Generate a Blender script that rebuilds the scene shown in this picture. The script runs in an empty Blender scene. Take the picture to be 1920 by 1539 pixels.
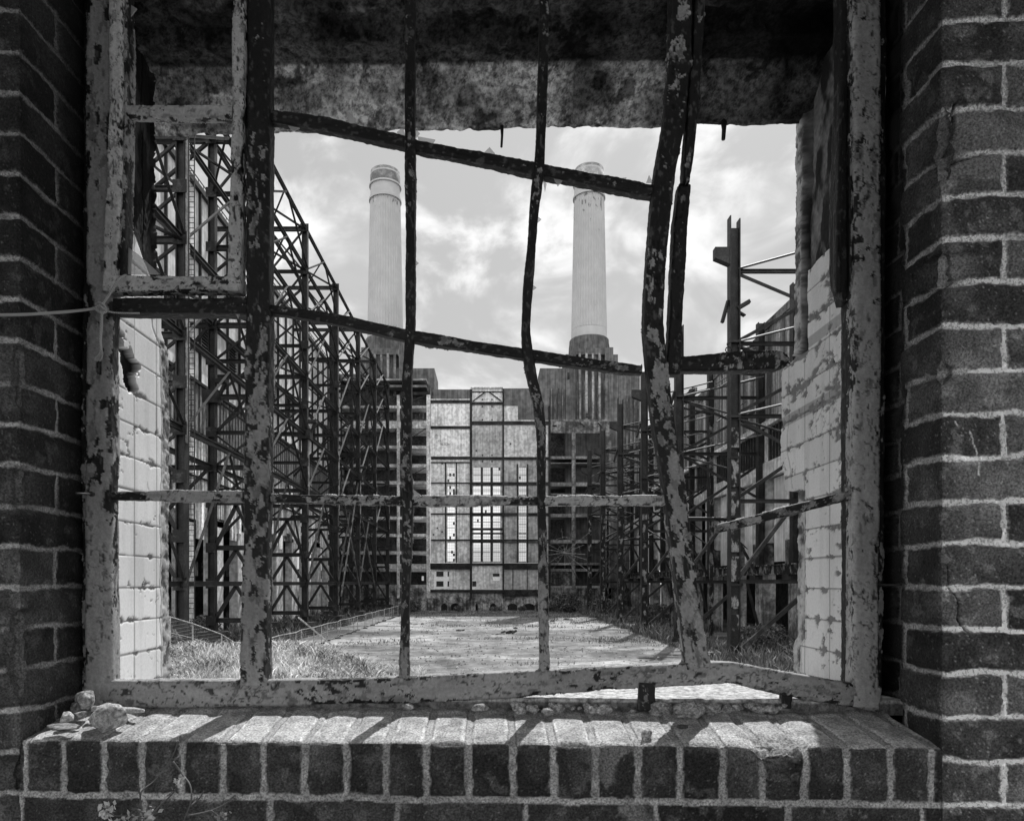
import bpy, math, random
import numpy as np
from mathutils import Vector, Matrix

# ------------------------------------------------------------------ camera, sky, sun
S = bpy.context.scene
COL = S.collection
EYE = 6.7                      # eye height above the yard
FPX, CX, CY = 1300.0, 920.0, 1092.0
cam = bpy.data.cameras.new("camera"); camo = bpy.data.objects.new("camera", cam); COL.objects.link(camo)
camo.location = (0, 0, EYE); camo.rotation_euler = (math.pi/2, 0, 0)
cam.sensor_width = 36; cam.sensor_fit = 'HORIZONTAL'; cam.lens = FPX/1920*36
cam.shift_x = (960-CX)/1920; cam.shift_y = (CY-769.5)/1920
cam.clip_start = 0.05; cam.clip_end = 6000
S.camera = camo
S.view_settings.view_transform = 'Standard'; S.view_settings.look = 'None'
S.view_settings.gamma = 1; S.view_settings.exposure = 0.0
S.cycles.max_bounces = 6; S.cycles.diffuse_bounces = 4; S.cycles.transparent_max_bounces = 12
S.cycles.use_denoising = True

SUN_EL, SUN_AZ = math.radians(60), math.radians(20.6)      # azimuth to the right of +Y
sl = bpy.data.lights.new("sun", 'SUN'); sl.energy = 5.0; sl.angle = math.radians(0.5); sl.color = (1, 1, 1)
so = bpy.data.objects.new("sun", sl); COL.objects.link(so)
sd = Vector((math.sin(SUN_AZ)*math.cos(SUN_EL), math.cos(SUN_AZ)*math.cos(SUN_EL), math.sin(SUN_EL)))
so.rotation_euler = sd.to_track_quat('Z', 'Y').to_euler()

W = bpy.data.worlds.new("World"); S.world = W; W.use_nodes = True
nt = W.node_tree; nt.nodes.clear()
def nd(nt, typ, **kw):
    n = nt.nodes.new(typ)
    for k, v in kw.items(): setattr(n, k, v)
    return n
def mth(nt, op, a, b=None, clamp=False):
    n = nt.nodes.new('ShaderNodeMath'); n.operation = op; n.use_clamp = clamp
    for i, x in enumerate((a, b)):
        if x is None: continue
        if isinstance(x, (int, float)): n.inputs[i].default_value = x
        else: nt.links.new(x, n.inputs[i])
    return n.outputs[0]
def ramp(nt, fac, pts):
    r = nt.nodes.new('ShaderNodeMapRange'); r.interpolation_type = 'SMOOTHSTEP'
    nt.links.new(fac, r.inputs[0])
    for i, v in enumerate(pts): r.inputs[i+1].default_value = v
    return r.outputs[0]
sky = nd(nt, 'ShaderNodeTexSky', sky_type='NISHITA'); sky.sun_disc = False
sky.sun_elevation = SUN_EL; sky.sun_rotation = SUN_AZ; sky.air_density = 1.0; sky.dust_density = 2.0
bw = nd(nt, 'ShaderNodeRGBToBW'); nt.links.new(sky.outputs[0], bw.inputs[0])
tc = nd(nt, 'ShaderNodeTexCoord'); sep = nd(nt, 'ShaderNodeSeparateXYZ'); nt.links.new(tc.outputs['Generated'], sep.inputs[0])
dz = mth(nt, 'ADD', mth(nt, 'MAXIMUM', sep.outputs[2], 0.0), 0.50)
px_ = mth(nt, 'DIVIDE', sep.outputs[0], dz); py_ = mth(nt, 'DIVIDE', sep.outputs[1], dz)
cmb = nd(nt, 'ShaderNodeCombineXYZ'); nt.links.new(px_, cmb.inputs[0]); nt.links.new(py_, cmb.inputs[1])
cmb.inputs[2].default_value = 5.2
n1 = nd(nt, 'ShaderNodeTexNoise'); n1.inputs['Scale'].default_value = 5.2; n1.inputs['Detail'].default_value = 9
n1.inputs['Roughness'].default_value = 0.56; n1.inputs['Distortion'].default_value = 0.35
skm = nd(nt, 'ShaderNodeMapping'); skm.inputs['Scale'].default_value = (1, 1, 1.5); skm.inputs['Location'].default_value = (1.3, 0.4, 2.1); nt.links.new(tc.outputs['Generated'], skm.inputs[0])
nt.links.new(skm.outputs[0], n1.inputs['Vector'])
n2 = nd(nt, 'ShaderNodeTexNoise'); n2.inputs['Scale'].default_value = 8.0; n2.inputs['Distortion'].default_value = 0.5; n2.inputs['Detail'].default_value = 8
nt.links.new(skm.outputs[0], n2.inputs['Vector'])
cover = ramp(nt, n1.outputs[0], (0.39, 0.53, 0.0, 1.0))
cval = ramp(nt, n2.outputs[0], (0.36, 0.62, 6.0, 10.4))
skyv = mth(nt, 'ADD', mth(nt, 'MULTIPLY', bw.outputs[0], 0.42), 3.9)
mx = nd(nt, 'ShaderNodeMix', data_type='FLOAT')
nt.links.new(cover, mx.inputs[0]); nt.links.new(skyv, mx.inputs[2]); nt.links.new(cval, mx.inputs[3])
bg = nd(nt, 'ShaderNodeBackground'); bg.inputs[1].default_value = 0.1   # added fill: sky behind the viewer brightened to lift the backlit facades
back = ramp(nt, sep.outputs[1], (-0.6, 0.25, 1.9, 1.0))
nt.links.new(mth(nt, 'MULTIPLY', mx.outputs[0], back), bg.inputs[0])
wo = nd(nt, 'ShaderNodeOutputWorld'); nt.links.new(bg.outputs[0], wo.inputs[0])

# ------------------------------------------------------------------ helpers
R = random.Random(7)
def Pt(px, py, d):
    """world point seen at photo pixel px,py at real distance d (metres)"""
    return Vector(((px-CX)/FPX*d, d, EYE+(CY-py)/FPX*d))
def hsh(i, j, k, seed):
    i = i.astype(np.int64); j = j.astype(np.int64); k = k.astype(np.int64)
    h = (i*374761393 + j*668265263 + k*2147483647 + seed*1274126177) & 0xffffffff
    h = ((h ^ (h >> 13))*1274126177) & 0xffffffff
    h = ((h ^ (h >> 16))*2246822519) & 0xffffffff
    return ((h ^ (h >> 15)) & 0xffffff)/float(0xffffff)
def vn(x, y, z, seed=0):
    xi, yi, zi = np.floor(x), np.floor(y), np.floor(z)
    fx, fy, fz = x-xi, y-yi, z-zi
    fx = fx*fx*(3-2*fx); fy = fy*fy*(3-2*fy); fz = fz*fz*(3-2*fz)
    r = 0
    for a in (0, 1):
        for b in (0, 1):
            for c in (0, 1):
                w = (fx if a else 1-fx)*(fy if b else 1-fy)*(fz if c else 1-fz)
                r = r + w*hsh(xi+a, yi+b, zi+c, seed)
    return r
def fbm(x, y, z=None, sc=1.0, octv=4, seed=0, gain=0.5):
    if z is None: z = np.zeros_like(x)
    t, a, s = 0, 1.0, 0
    for o in range(octv):
        t = t + a*vn(x*sc+17.3*o, y*sc+5.1*o, z*sc+9.7*o, seed+o); s += a
        a *= gain; sc *= 2.03
    return t/s
def sst(a, b, x):
    t = np.clip((x-a)/(b-a), 0, 1); return t*t*(3-2*t)

def setp(o, label=None, cat=None, group=None, kind=None):
    for k, v in (('label', label), ('category', cat), ('group', group), ('kind', kind)):
        if v: o[k] = v
    return o
def empty(name, loc, label, cat, group=None):
    o = bpy.data.objects.new(name, None); COL.objects.link(o); o.location = loc
    return setp(o, label, cat, group)
def link(name, me, mat, parent=None):
    o = bpy.data.objects.new(name, me); COL.objects.link(o)
    if mat: me.materials.append(mat)
    if parent is not None:
        o.parent = parent; o.matrix_parent_inverse = Matrix.Translation(-Vector(parent.location))
    return o
def npmesh(name, V, Q, smooth=True, alb=None):
    me = bpy.data.meshes.new(name)
    V = np.asarray(V, np.float32).reshape(-1, 3); Q = np.asarray(Q, np.int32)
    n = Q.shape[1]
    me.vertices.add(len(V)); me.vertices.foreach_set('co', V.ravel())
    me.loops.add(Q.size); me.loops.foreach_set('vertex_index', Q.ravel())
    me.polygons.add(len(Q)); me.polygons.foreach_set('loop_start', np.arange(0, Q.size, n, dtype=np.int32))
    me.polygons.foreach_set('loop_total', np.full(len(Q), n, np.int32))
    me.polygons.foreach_set('use_smooth', np.full(len(Q), smooth))
    if alb is not None:
        a = me.attributes.new('alb', 'FLOAT', 'POINT'); a.data.foreach_set('value', np.asarray(alb, np.float32).ravel())
    me.update(calc_edges=True); return me
def gridq(nu, nv, wrapv=False):
    i = np.arange(nu-1)[:, None]; j = np.arange(nv if wrapv else nv-1)[None, :]
    a = i*nv+j; b = (i+1)*nv+j; c = (i+1)*nv+(j+1) % nv; d = i*nv+(j+1) % nv
    return np.stack([a, b, c, d], -1).reshape(-1, 4)
def gridobj(name, P, alb, mat, parent=None, wrapv=False, flip=False, smooth=True):
    q = gridq(P.shape[0], P.shape[1], wrapv)
    if flip: q = q[:, ::-1]
    return link(name, npmesh(name, P, q, smooth, alb), mat, parent)

class MB:
    """collects boxes, beams and tubes; build() links them as one mesh"""
    def __init__(s): s.V = []; s.F = []; s.A = []
    def add(s, vs, fs, a=1.0):
        o = len(s.V); s.V += [tuple(v) for v in vs]; s.F += [tuple(i+o for i in f) for f in fs]; s.A += [a]*len(vs)
    def box(s, x0, x1, y0, y1, z0, z1, a=1.0):
        v = [(x0,y0,z0),(x1,y0,z0),(x1,y1,z0),(x0,y1,z0),(x0,y0,z1),(x1,y0,z1),(x1,y1,z1),(x0,y1,z1)]
        s.add(v, [(0,3,2,1),(4,5,6,7),(0,1,5,4),(1,2,6,5),(2,3,7,6),(3,0,4,7)], a); return s
    def beam(s, p, q, w, h, up=(0,0,1), a=1.0):
        p = Vector(p); q = Vector(q); d = (q-p).normalized(); up = Vector(up)
        sx = d.cross(up)
        if sx.length < 1e-4: sx = d.cross(Vector((0,1,0)))
        sx.normalize(); sy = sx.cross(d).normalized()
        v = [e+sx*i*w/2+sy*j*h/2 for e in (p, q) for i, j in ((-1,-1),(1,-1),(1,1),(-1,1))]
        s.add(v, [(0,1,2,3),(7,6,5,4),(0,4,5,1),(1,5,6,2),(2,6,7,3),(3,7,4,0)], a); return s
    def ibeam(s, p, q, w, h, up=(0,0,1), t=0.12, a=1.0):
        """I section: two flanges (width w, at +-h/2 along up) and a web"""
        p = Vector(p); q = Vector(q); d = (q-p).normalized(); u = Vector(up); u = (u-d*u.dot(d))
        if u.length < 1e-4: u = Vector((0,1,0)); u = u-d*u.dot(d)
        u.normalize(); ft = h*t
        for sg in (-1, 1):
            o = u*sg*(h/2-ft/2); s.beam(p+o, q+o, w, ft, u, a)
        s.beam(p, q, w*0.16, h-2*ft-0.002, u, a); return s
    def angle(s, p, q, w, up=(0,0,1), a=1.0):
        p = Vector(p); q = Vector(q); d = (q-p).normalized(); u = Vector(up); u = u-d*u.dot(d)
        if u.length < 1e-4: u = Vector((0,1,0)); u = u-d*u.dot(d)
        u.normalize(); sx = d.cross(u)
        s.beam(p, q, w, w*0.16, u, a); o = u*(w*0.5)+sx*(w*0.42); s.beam(p+o, q+o, w*0.16, w*0.84, u, a); return s
    def tube(s, pts, r, n=8, a=1.0, caps=True):
        pts = [Vector(p) for p in pts]; m = len(pts)
        rr = r if isinstance(r, (list, tuple)) else [r]*m
        vs = []; ref = Vector((0.13, 0.31, 0.94))
        for i, p in enumerate(pts):
            d = (pts[min(i+1, m-1)]-pts[max(i-1, 0)]).normalized()
            x = d.cross(ref); x.normalize(); y = d.cross(x)
            for k in range(n):
                t = 2*math.pi*k/n; vs.append(p+(x*math.cos(t)+y*math.sin(t))*rr[i])
        fs = [(i*n+k, i*n+(k+1) % n, (i+1)*n+(k+1) % n, (i+1)*n+k) for i in range(m-1) for k in range(n)]
        if caps: fs += [tuple(range(n))[::-1], tuple((m-1)*n+k for k in range(n))]
        s.add(vs, fs, a); return s
    def build(s, name, mat, parent=None, smooth=False, bevel=0):
        me = bpy.data.meshes.new(name); me.from_pydata(s.V, [], s.F)
        at = me.attributes.new('alb', 'FLOAT', 'POINT'); at.data.foreach_set('value', s.A)
        if smooth: me.polygons.foreach_set('use_smooth', [True]*len(me.polygons))
        me.update(); o = link(name, me, mat, parent)
        if bevel:
            b = o.modifiers.new('b', 'BEVEL'); b.width = bevel; b.segments = 1
        return o

def mat_attr(name, rough=0.8, bump=0.4, bscale=900.0, fine=0.35, spec=0.3, dist=0.0006):
    """base grey from the mesh's own 'alb' attribute, broken by fine grain"""
    m = bpy.data.materials.new(name); m.use_nodes = True; t = m.node_tree; b = t.nodes['Principled BSDF']
    at = nd(t, 'ShaderNodeAttribute', attribute_name='alb'); tc = nd(t, 'ShaderNodeTexCoord')
    n = nd(t, 'ShaderNodeTexNoise'); n.inputs['Scale'].default_value = bscale; n.inputs['Detail'].default_value = 9
    n.inputs['Roughness'].default_value = 0.72
    t.links.new(tc.outputs['Object'], n.inputs['Vector'])
    f = ramp(t, n.outputs[0], (0.34, 0.66, 1-fine, 1+fine))
    t.links.new(mth(t, 'MULTIPLY', at.outputs['Fac'], f), b.inputs['Base Color'])
    b.inputs['Roughness'].default_value = rough; b.inputs['Specular IOR Level'].default_value = spec
    bp = nd(t, 'ShaderNodeBump'); bp.inputs['Strength'].default_value = bump; bp.inputs['Distance'].default_value = dist
    t.links.new(n.outputs[0], bp.inputs['Height']); t.links.new(bp.outputs[0], b.inputs['Normal'])
    return m
def mat_far(name, lo, hi, scale=0.4, stretch=(1, 1, 1), rough=0.85, detail=6, thr=(0.38, 0.62), stain=0.5, bump=0.0, bdist=0.05, courses=0.0, spec=0.2, streak=0.0):
    """two-tone weathered surface in metres, with optional vertical streaks and masonry courses"""
    m = bpy.data.materials.new(name); m.use_nodes = True; t = m.node_tree; b = t.nodes['Principled BSDF']
    g = nd(t, 'ShaderNodeNewGeometry'); mp = nd(t, 'ShaderNodeMapping'); mp.inputs['Scale'].default_value = stretch
    t.links.new(g.outputs['Position'], mp.inputs['Vector'])
    n = nd(t, 'ShaderNodeTexNoise'); n.inputs['Scale'].default_value = scale; n.inputs['Detail'].default_value = detail
    n.inputs['Roughness'].default_value = 0.62; t.links.new(mp.outputs[0], n.inputs['Vector'])
    v = ramp(t, n.outputs[0], (thr[0], thr[1], lo, hi))
    n2 = nd(t, 'ShaderNodeTexNoise'); n2.inputs['Scale'].default_value = scale*7; n2.inputs['Detail'].default_value = 4
    t.links.new(g.outputs['Position'], n2.inputs['Vector'])
    v = mth(t, 'MULTIPLY', v, ramp(t, n2.outputs[0], (0.3, 0.7, 1-stain, 1+stain*0.6)))
    if streak:
        mp2 = nd(t, 'ShaderNodeMapping'); mp2.inputs['Scale'].default_value = (2.2, 2.2, 0.10)
        t.links.new(g.outputs['Position'], mp2.inputs['Vector'])
        n3 = nd(t, 'ShaderNodeTexNoise'); n3.inputs['Scale'].default_value = 1.0; n3.inputs['Detail'].default_value = 4
        t.links.new(mp2.outputs[0], n3.inputs['Vector'])
        v = mth(t, 'MULTIPLY', v, ramp(t, n3.outputs[0], (0.35, 0.65, 1-streak, 1.12)))
    if courses:
        sp = nd(t, 'ShaderNodeSeparateXYZ'); t.links.new(g.outputs['Position'], sp.inputs[0])
        fr = mth(t, 'FRACT', mth(t, 'DIVIDE', sp.outputs[2], courses))
        v = mth(t, 'MULTIPLY', v, ramp(t, fr, (0.0, 0.12, 0.72, 1.0)))
    at = nd(t, 'ShaderNodeAttribute', attribute_name='alb')
    v = mth(t, 'MULTIPLY', v, at.outputs['Fac'])
    t.links.new(v, b.inputs['Base Color']); b.inputs['Roughness'].default_value = rough
    b.inputs['Specular IOR Level'].default_value = spec
    if bump:
        bp = nd(t, 'ShaderNodeBump'); bp.inputs['Strength'].default_value = bump; bp.inputs['Distance'].default_value = bdist
        t.links.new(n2.outputs[0], bp.inputs['Height']); t.links.new(bp.outputs[0], b.inputs['Normal'])
    return m
M = {}
M['brick'] = mat_attr('old_brick', 0.9, 1.0, 260, 0.62, 0.25, 0.003)
M['render'] = mat_attr('rough_concrete', 0.95, 1.0, 70, 0.65, 0.15, 0.006)
M['tile'] = mat_attr('glazed_brick', 0.32, 0.12, 160, 0.07, 0.5, 0.0004)
t = M['tile'].node_tree; b = t.nodes['Principled BSDF']; at_ = [n for n in t.nodes if n.bl_idname == 'ShaderNodeAttribute'][0]
t.links.new(ramp(t, at_.outputs['Fac'], (.20, .36, .95, .34)), b.inputs['Roughness']); t.links.new(ramp(t, at_.outputs['Fac'], (.20, .36, .08, .5)), b.inputs['Specular IOR Level'])
M['paint'] = mat_attr('peeling_paint', 0.6, 0.7, 160, 0.17, 0.3, 0.0013)
M['stone'] = mat_attr('broken_stone', 0.95, 1.0, 150, 0.5, 0.15, 0.003)
M['steel'] = mat_far('rusty_steel', 0.010, 0.036, 0.9, thr=(0.4, 0.68), rough=0.55, spec=0.4)
M['steel_r'] = mat_far('flaking_steel', 0.014, 0.055, 1.2, thr=(0.50, 0.62), rough=0.6, spec=0.35)
M['flake'] = mat_far('flaking_column', 0.02, 0.26, 1.5, (1, 1, 0.55), thr=(0.5, 0.6), rough=0.7, stain=0.35)
M['pale'] = mat_far('pale_panel', 0.62, 0.85, 0.12, stain=0.2, streak=0.22)
M['rooftile'] = mat_far('dark_brickwork', 0.07, 0.12, 0.3, stain=0.3, courses=0.34)
M['tower'] = mat_far('tower_brickwork', 0.13, 0.20, 0.14, stain=0.3, streak=0.3, courses=0.5)
M['towerrib'] = mat_far('tower_rib_stone', 0.18, 0.42, 0.25, stain=0.35, streak=0.4)
M['corr'] = mat_far('corrugated_sheet', 0.22, 0.85, 0.35, (2.0, 2.0, 0.18), thr=(0.36, 0.64), stain=0.3, streak=0.5)
M['corrd'] = mat_far('dark_corrugated', 0.16, 0.34, 0.35, (2.0, 2.0, 0.2), stain=0.3, streak=0.5)
M['plaster'] = mat_far('white_tiled_wall', 0.50, 0.86, 0.22, thr=(0.30, 0.52), stain=0.3, streak=0.2)
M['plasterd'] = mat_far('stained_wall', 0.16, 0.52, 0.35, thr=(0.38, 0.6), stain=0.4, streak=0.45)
M['base'] = mat_far('weathered_base', 0.10, 0.50, 0.35, thr=(0.4, 0.60), stain=0.5, streak=0.5)
M['beamd'] = mat_far('end_wall_steel', 0.02, 0.05, 0.6)
M['dark'] = mat_far('added_room_dark', 0.03, 0.06, 0.3)
M['slab'] = mat_far('floor_edge', 0.45, 0.85, 0.3, stain=0.35, streak=0.2)
M['chimney'] = mat_far('white_fluted_render', 0.52, 0.58, 0.1, stain=0.05)
M['chimneyc'] = mat_far('chimney_cap', 0.28, 0.6, 0.5, thr=(0.4, 0.7), stain=0.2)
M['glassp'] = mat_far('window_bar', 0.10, 0.16, 1.0)
M['foot'] = mat_far('footing', 0.03, 0.07, 0.8)
M['far_white'] = mat_far('far_white_wall', 0.75, 0.85, 0.2, stain=0.1)

def yf(x): return 1.2186-0.037*x          # front face of the inner brick wall
def dF(x): return 1.390-0.037*x           # front face of the window frame

# ------------------------------------------------------------------ setting: ground
def gz(X, Y):
    m = sst(54.0, 39.0, Y)*2.75*sst(-2.5, -11.0, X) if isinstance(Y, np.ndarray) else float(sst(54.0, 39.0, np.array(Y))*2.75*sst(-2.5, -11.0, np.array(X)))
    return m
ground_mat = mat_far('yard_concrete', 0.15, 0.33, 0.055, (1, 0.9, 1), thr=(0.36, 0.55), stain=0.42, bump=0.5, bdist=0.06)
t = ground_mat.node_tree; b = t.nodes['Principled BSDF']; src = b.inputs['Base Color'].links[0].from_socket
g_ = nd(t, 'ShaderNodeNewGeometry'); n_ = nd(t, 'ShaderNodeTexNoise'); n_.inputs['Scale'].default_value = 1.1; n_.inputs['Detail'].default_value = 12; n_.inputs['Roughness'].default_value = .75
t.links.new(g_.outputs['Position'], n_.inputs[0]); t.links.new(mth(t, 'MULTIPLY', src, ramp(t, n_.outputs[0], (.38, .62, .68, 1.3))), b.inputs['Base Color'])
gx = np.concatenate([[-2500, -600, -150], np.arange(-60, 60.1, 1.0), [150, 600, 2500]])
gy = np.concatenate([[-2500, -400, -60, 2, 14], np.arange(24, 190.1, 1.0), [260, 800, 3500]])
GX, GY = np.meshgrid(gx, gy, indexing='ij')
GZ = gz(GX, GY)+0.10*(fbm(GX, GY, sc=0.25, octv=3)-0.5)*(np.abs(GX) < 60)*(GY < 190)*(GY > 24)
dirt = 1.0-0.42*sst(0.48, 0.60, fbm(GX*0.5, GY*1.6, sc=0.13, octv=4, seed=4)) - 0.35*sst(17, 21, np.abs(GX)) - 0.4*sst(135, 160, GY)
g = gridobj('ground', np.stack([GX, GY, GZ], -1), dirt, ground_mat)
setp(g, kind='structure')
def scatter_blades(name, n, fx, hgt, wid, mat, albr=(0.7, 1.2), label=None, cat=None, lean=0.5):
    xs, ys, zs = fx(n); n = len(xs)
    rs = np.random.RandomState(len(name)*7+n)
    h = (hgt[0]+(hgt[1]-hgt[0])*rs.rand(n)**1.8)*(.25+1.9*sst(.3, .75, fbm(xs, ys, sc=.8, octv=3, seed=91))); a = rs.rand(n)*6.283; w = wid*(0.6+0.8*rs.rand(n))
    lx = (rs.rand(n)-0.5)*lean*h*2; ly = (rs.rand(n)-0.5)*lean*h*2
    b = np.stack([xs, ys, zs], -1); sd_ = np.stack([np.cos(a)*w/2, np.sin(a)*w/2, 0*w], -1)
    mid = b+np.stack([lx*0.35, ly*0.35, h*0.55], -1); tip = b+np.stack([lx, ly, h*(1-0.3*rs.rand(n))], -1)
    V = np.stack([b-sd_, b+sd_, mid+sd_*0.9, tip+sd_*0.12, tip-sd_*0.12, mid-sd_*0.9], 1).reshape(-1, 3)
    i = np.arange(n)[:, None]*6
    Q = np.concatenate([i+np.array([[0, 1, 2, 5]]), i+np.array([[5, 2, 3, 4]])])
    al = np.repeat(albr[0]+(albr[1]-albr[0])*rs.rand(n), 6)
    o = link(name, npmesh(name, V, Q, False, al), mat); setp(o, label, cat, None, 'stuff'); return o
M['grass'] = mat_far('dry_grass', 0.32, 0.58, 0.5, stain=0.3); M['scrub'] = mat_far('pale_scrub', 0.2, 0.42, 0.8, stain=0.3); M['leaf'] = mat_far('weed_leaf', 0.06, 0.13, 1.0, stain=0.3)
def f_mound(n):
    rs = np.random.RandomState(3); x = -24+21*rs.rand(n); y = 26+34*rs.rand(n)**1.15
    keep = (fbm(x, y, sc=0.35, octv=3, seed=9) > 0.22+0.02*(y-45)) & (gz(x, y) > 0.12); x = x[keep]; y = y[keep]; return x, y, gz(x, y)-0.03
scatter_blades('grass', 95000, f_mound, (0.10, 0.5), 0.028, M['grass'], (0.6, 1.8), lean=0.9)
def f_mound2(n):
    rs = np.random.RandomState(5); x = -24+21*rs.rand(n); y = 27+30*rs.rand(n)
    keep = (fbm(x, y, sc=0.30, octv=3, seed=29) > 0.54) & (gz(x, y) > 0.3); x = x[keep]; y = y[keep]; return x, y, gz(x, y)-0.03+rs.rand(len(x))*0.45
scatter_blades('weeds', 60000, f_mound2, (0.05, 0.28), 0.07, M['scrub'], (0.25, 1.8), lean=1.3)
def f_right(n):
    rs = np.random.RandomState(6); x = 19+13*rs.rand(n); y = 45+115*rs.rand(n)**1.6
    keep = fbm(x, y, sc=0.22, octv=3, seed=39) > 0.47; x = x[keep]; y = y[keep]; return x, y, gz(x, y)
scatter_blades('undergrowth', 42000, f_right, (0.2, 1.1), 0.10, M['leaf'], (0.8, 2.6))
def f_left(n):
    rs = np.random.RandomState(8); x = -37+15*rs.rand(n); y = 50+110*rs.rand(n)
    keep = fbm(x, y, sc=0.2, octv=3, seed=49) > 0.5; x = x[keep]; y = y[keep]; return x, y, gz(x, y)
scatter_blades('wild_grass', 22000, f_left, (0.2, 1.2), 0.12, M['leaf'], (0.8, 2.6))
def f_yard(n):
    rs = np.random.RandomState(11); x = -17+38*rs.rand(n); y = 46+118*rs.rand(n)
    f = fbm(x*0.6, y*1.5, sc=0.13, octv=4, seed=59)
    keep = f > 0.60-0.14*sst(120, 160, y)-0.12*sst(12, 20, x); x = x[keep]; y = y[keep]; return x, y, gz(x, y)
scatter_blades('ground_cover', 26000, f_yard, (0.04, 0.28), 0.10, M['leaf'], (1.2, 3.4))

def shrub(x, y, r, h, label, n=1400, seed=0, group='bushes growing at the foot of the walls', alb=(0.7, 2.4)):
    rs = np.random.RandomState(seed); t = empty('shrub', (x, y, gz(x, y)), label, 'shrub', group)
    u = rs.randn(n, 3); u /= np.linalg.norm(u, axis=1)[:, None]
    lump = 0.65+0.7*fbm(u[:, 0]*1.5+seed, u[:, 1]*1.5, u[:, 2]*1.5, octv=3)
    rad = (0.35+0.65*rs.rand(n)**0.5)*lump
    c = np.stack([x+u[:, 0]*rad*r, y+u[:, 1]*rad*r, gz(x, y)+h*0.45+u[:, 2]*rad*h*0.6], -1)
    a = rs.randn(n, 3)*0.075*max(1, r/2.0); b = rs.randn(n, 3)*0.075*max(1, r/2.0)
    V = np.stack([c-a, c+b, c+a, c-b], 1).reshape(-1, 3); Q = np.arange(n*4).reshape(-1, 4)
    V[:, 2] = np.maximum(V[:, 2], gz(x, y)+0.01)
    link('foliage', npmesh('foliage', V, Q, False, np.repeat(alb[0]+(alb[1]-alb[0])*rs.rand(n), 4)), M['leaf'], t)
    mb = MB()
    for k in range(5):
        e = Vector((x+rs.randn()*r*0.4, y+rs.randn()*r*0.4, gz(x, y)+h*0.7)); mb.tube([(x, y, gz(x, y)-0.05), (Vector((x, y, gz(x, y)))+e)/2+Vector((0.1, 0, 0)), e], [0.05, 0.03, 0.01], 5)
    mb.build('stem', M['leaf'], t)
exec_shrubs = [
 (-7.5, 163.5, 1.3, 1.2, 'low dark bush at the foot of the end wall under the first arches'),
 (1.2, 163.6, 1.5, 1.0, 'spreading weeds before the middle arches of the end wall'),
 (7.4, 163.4, 1.0, 1.2, 'dark bush between the two widest arches of the end wall'),
 (12.5, 161, 2.4, 2.6, 'small bush just right of the arches of the end wall'),
 (17.5, 158, 3.2, 4.4, 'tall dense bush in the corner under the dark openings'),
 (23.5, 150, 2.6, 3.4, 'round bush behind the farthest right-hand steel columns'),
 (-18.5, 160, 2.6, 2.6, 'bushes where the mesh fence meets the end wall'),
 (28.5, 118, 2.4, 3.0, 'bush against the brick piers behind the slim steel columns'),
 (26.5, 92, 2.0, 2.6, 'rounded bush beside the second nearest footing on the right'),
 (26.0, 69, 2.2, 2.4, 'bushy weeds behind the nearest right-hand steel column'),
 (29.5, 74, 2.4, 2.2, 'bush at the foot of the right-hand wall next to the tiled reveal'),
 (27.0, 61, 1.7, 1.5, 'lowest bush below the corner of the right tiled reveal'),
 (-20.6, 43, 1.3, 1.5, 'leafy bush growing through the nearest end of the mesh fence'),
 (-31, 75, 2.2, 3.0, 'dark bush in front of the piers beside the second left-hand column'),
]
for i, (x, y, r, h, l) in enumerate(exec_shrubs): shrub(x, y, r, h, l, int(1100+500*r), 100+i)

# ------------------------------------------------------------------ end wall (166 m away)
YE = 166.0
def ex(px, y=YE): return (px-CX)/FPX*y
def ez(py, y=YE): return EYE+(CY-py)/FPX*y
def rc(mb, x0, y0, x1, y1, front, thick, a=1.0, Y=YE):
    """box whose face spans photo x0..x1, y0..y1 measured on the plane Y; front = metres proud of it"""
    mb.box(ex(x0, Y), ex(x1, Y), Y-front, Y-front+thick, ez(y1, Y), ez(y0, Y), a); return mb
def holed(mb, x0, y0, x1, y1, holes, front, thick, a=1.0, Y=YE):
    """wall panel with real rectangular openings"""
    xs = sorted({x0, x1, *[h[0] for h in holes], *[h[2] for h in holes]}); ys = sorted({y0, y1, *[h[1] for h in holes], *[h[3] for h in holes]})
    for i in range(len(xs)-1):
        run = None
        for j in range(len(ys)-1):
            cx_, cy_ = (xs[i]+xs[i+1])/2, (ys[j]+ys[j+1])/2
            solid = not any(h[0] < cx_ < h[2] and h[1] < cy_ < h[3] for h in holes)
            if solid and run is None: run = ys[j]
            if (not solid) and run is not None: rc(mb, xs[i], run, xs[i+1], ys[j], front, thick, a, Y); run = None
        if run is not None: rc(mb, xs[i], run, xs[i+1], ys[-1], front, thick, a, Y)
ew = empty('power_station_end_wall', (ex(908), YE, 0), 'pale ruined end wall with tall lit windows between dark steel beams, closing the yard', 'building')
wx1 = [(839, 852.5)]; wx2 = [(887.6, 901), (906, 919), (924.8, 938)]; wx3 = [(973.2, 986.6)]
rows = [(876, 903.5), (911, 927.5), (930, 961), (967.5, 989.5), (994, 998), (1001.5, 1010.5), (1017.5, 1052)]
rows1 = [(876, 903.5), (911, 927.5), (930, 961), (967.5, 1010.5), (1017.5, 1052)]
rows3 = [(876, 903.5), (911, 927.5), (930, 961), (967.5, 998), (1001.5, 1010.5), (1017.5, 1052)]
mb = MB(); holed(mb, 808, 856, 881, 1055, [(a, t, b, u) for a, b in wx1 for t, u in rows1], 0, 0.5, 1.0); mb.build('wall_panel', M['plaster'], ew)
mb = MB(); holed(mb, 885, 856.5, 942, 1055, [(a, t, b, u) for a, b in wx2 for t, u in rows], 0, 0.5, 0.6); mb.build('wall_panel', M['plaster'], ew)
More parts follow.
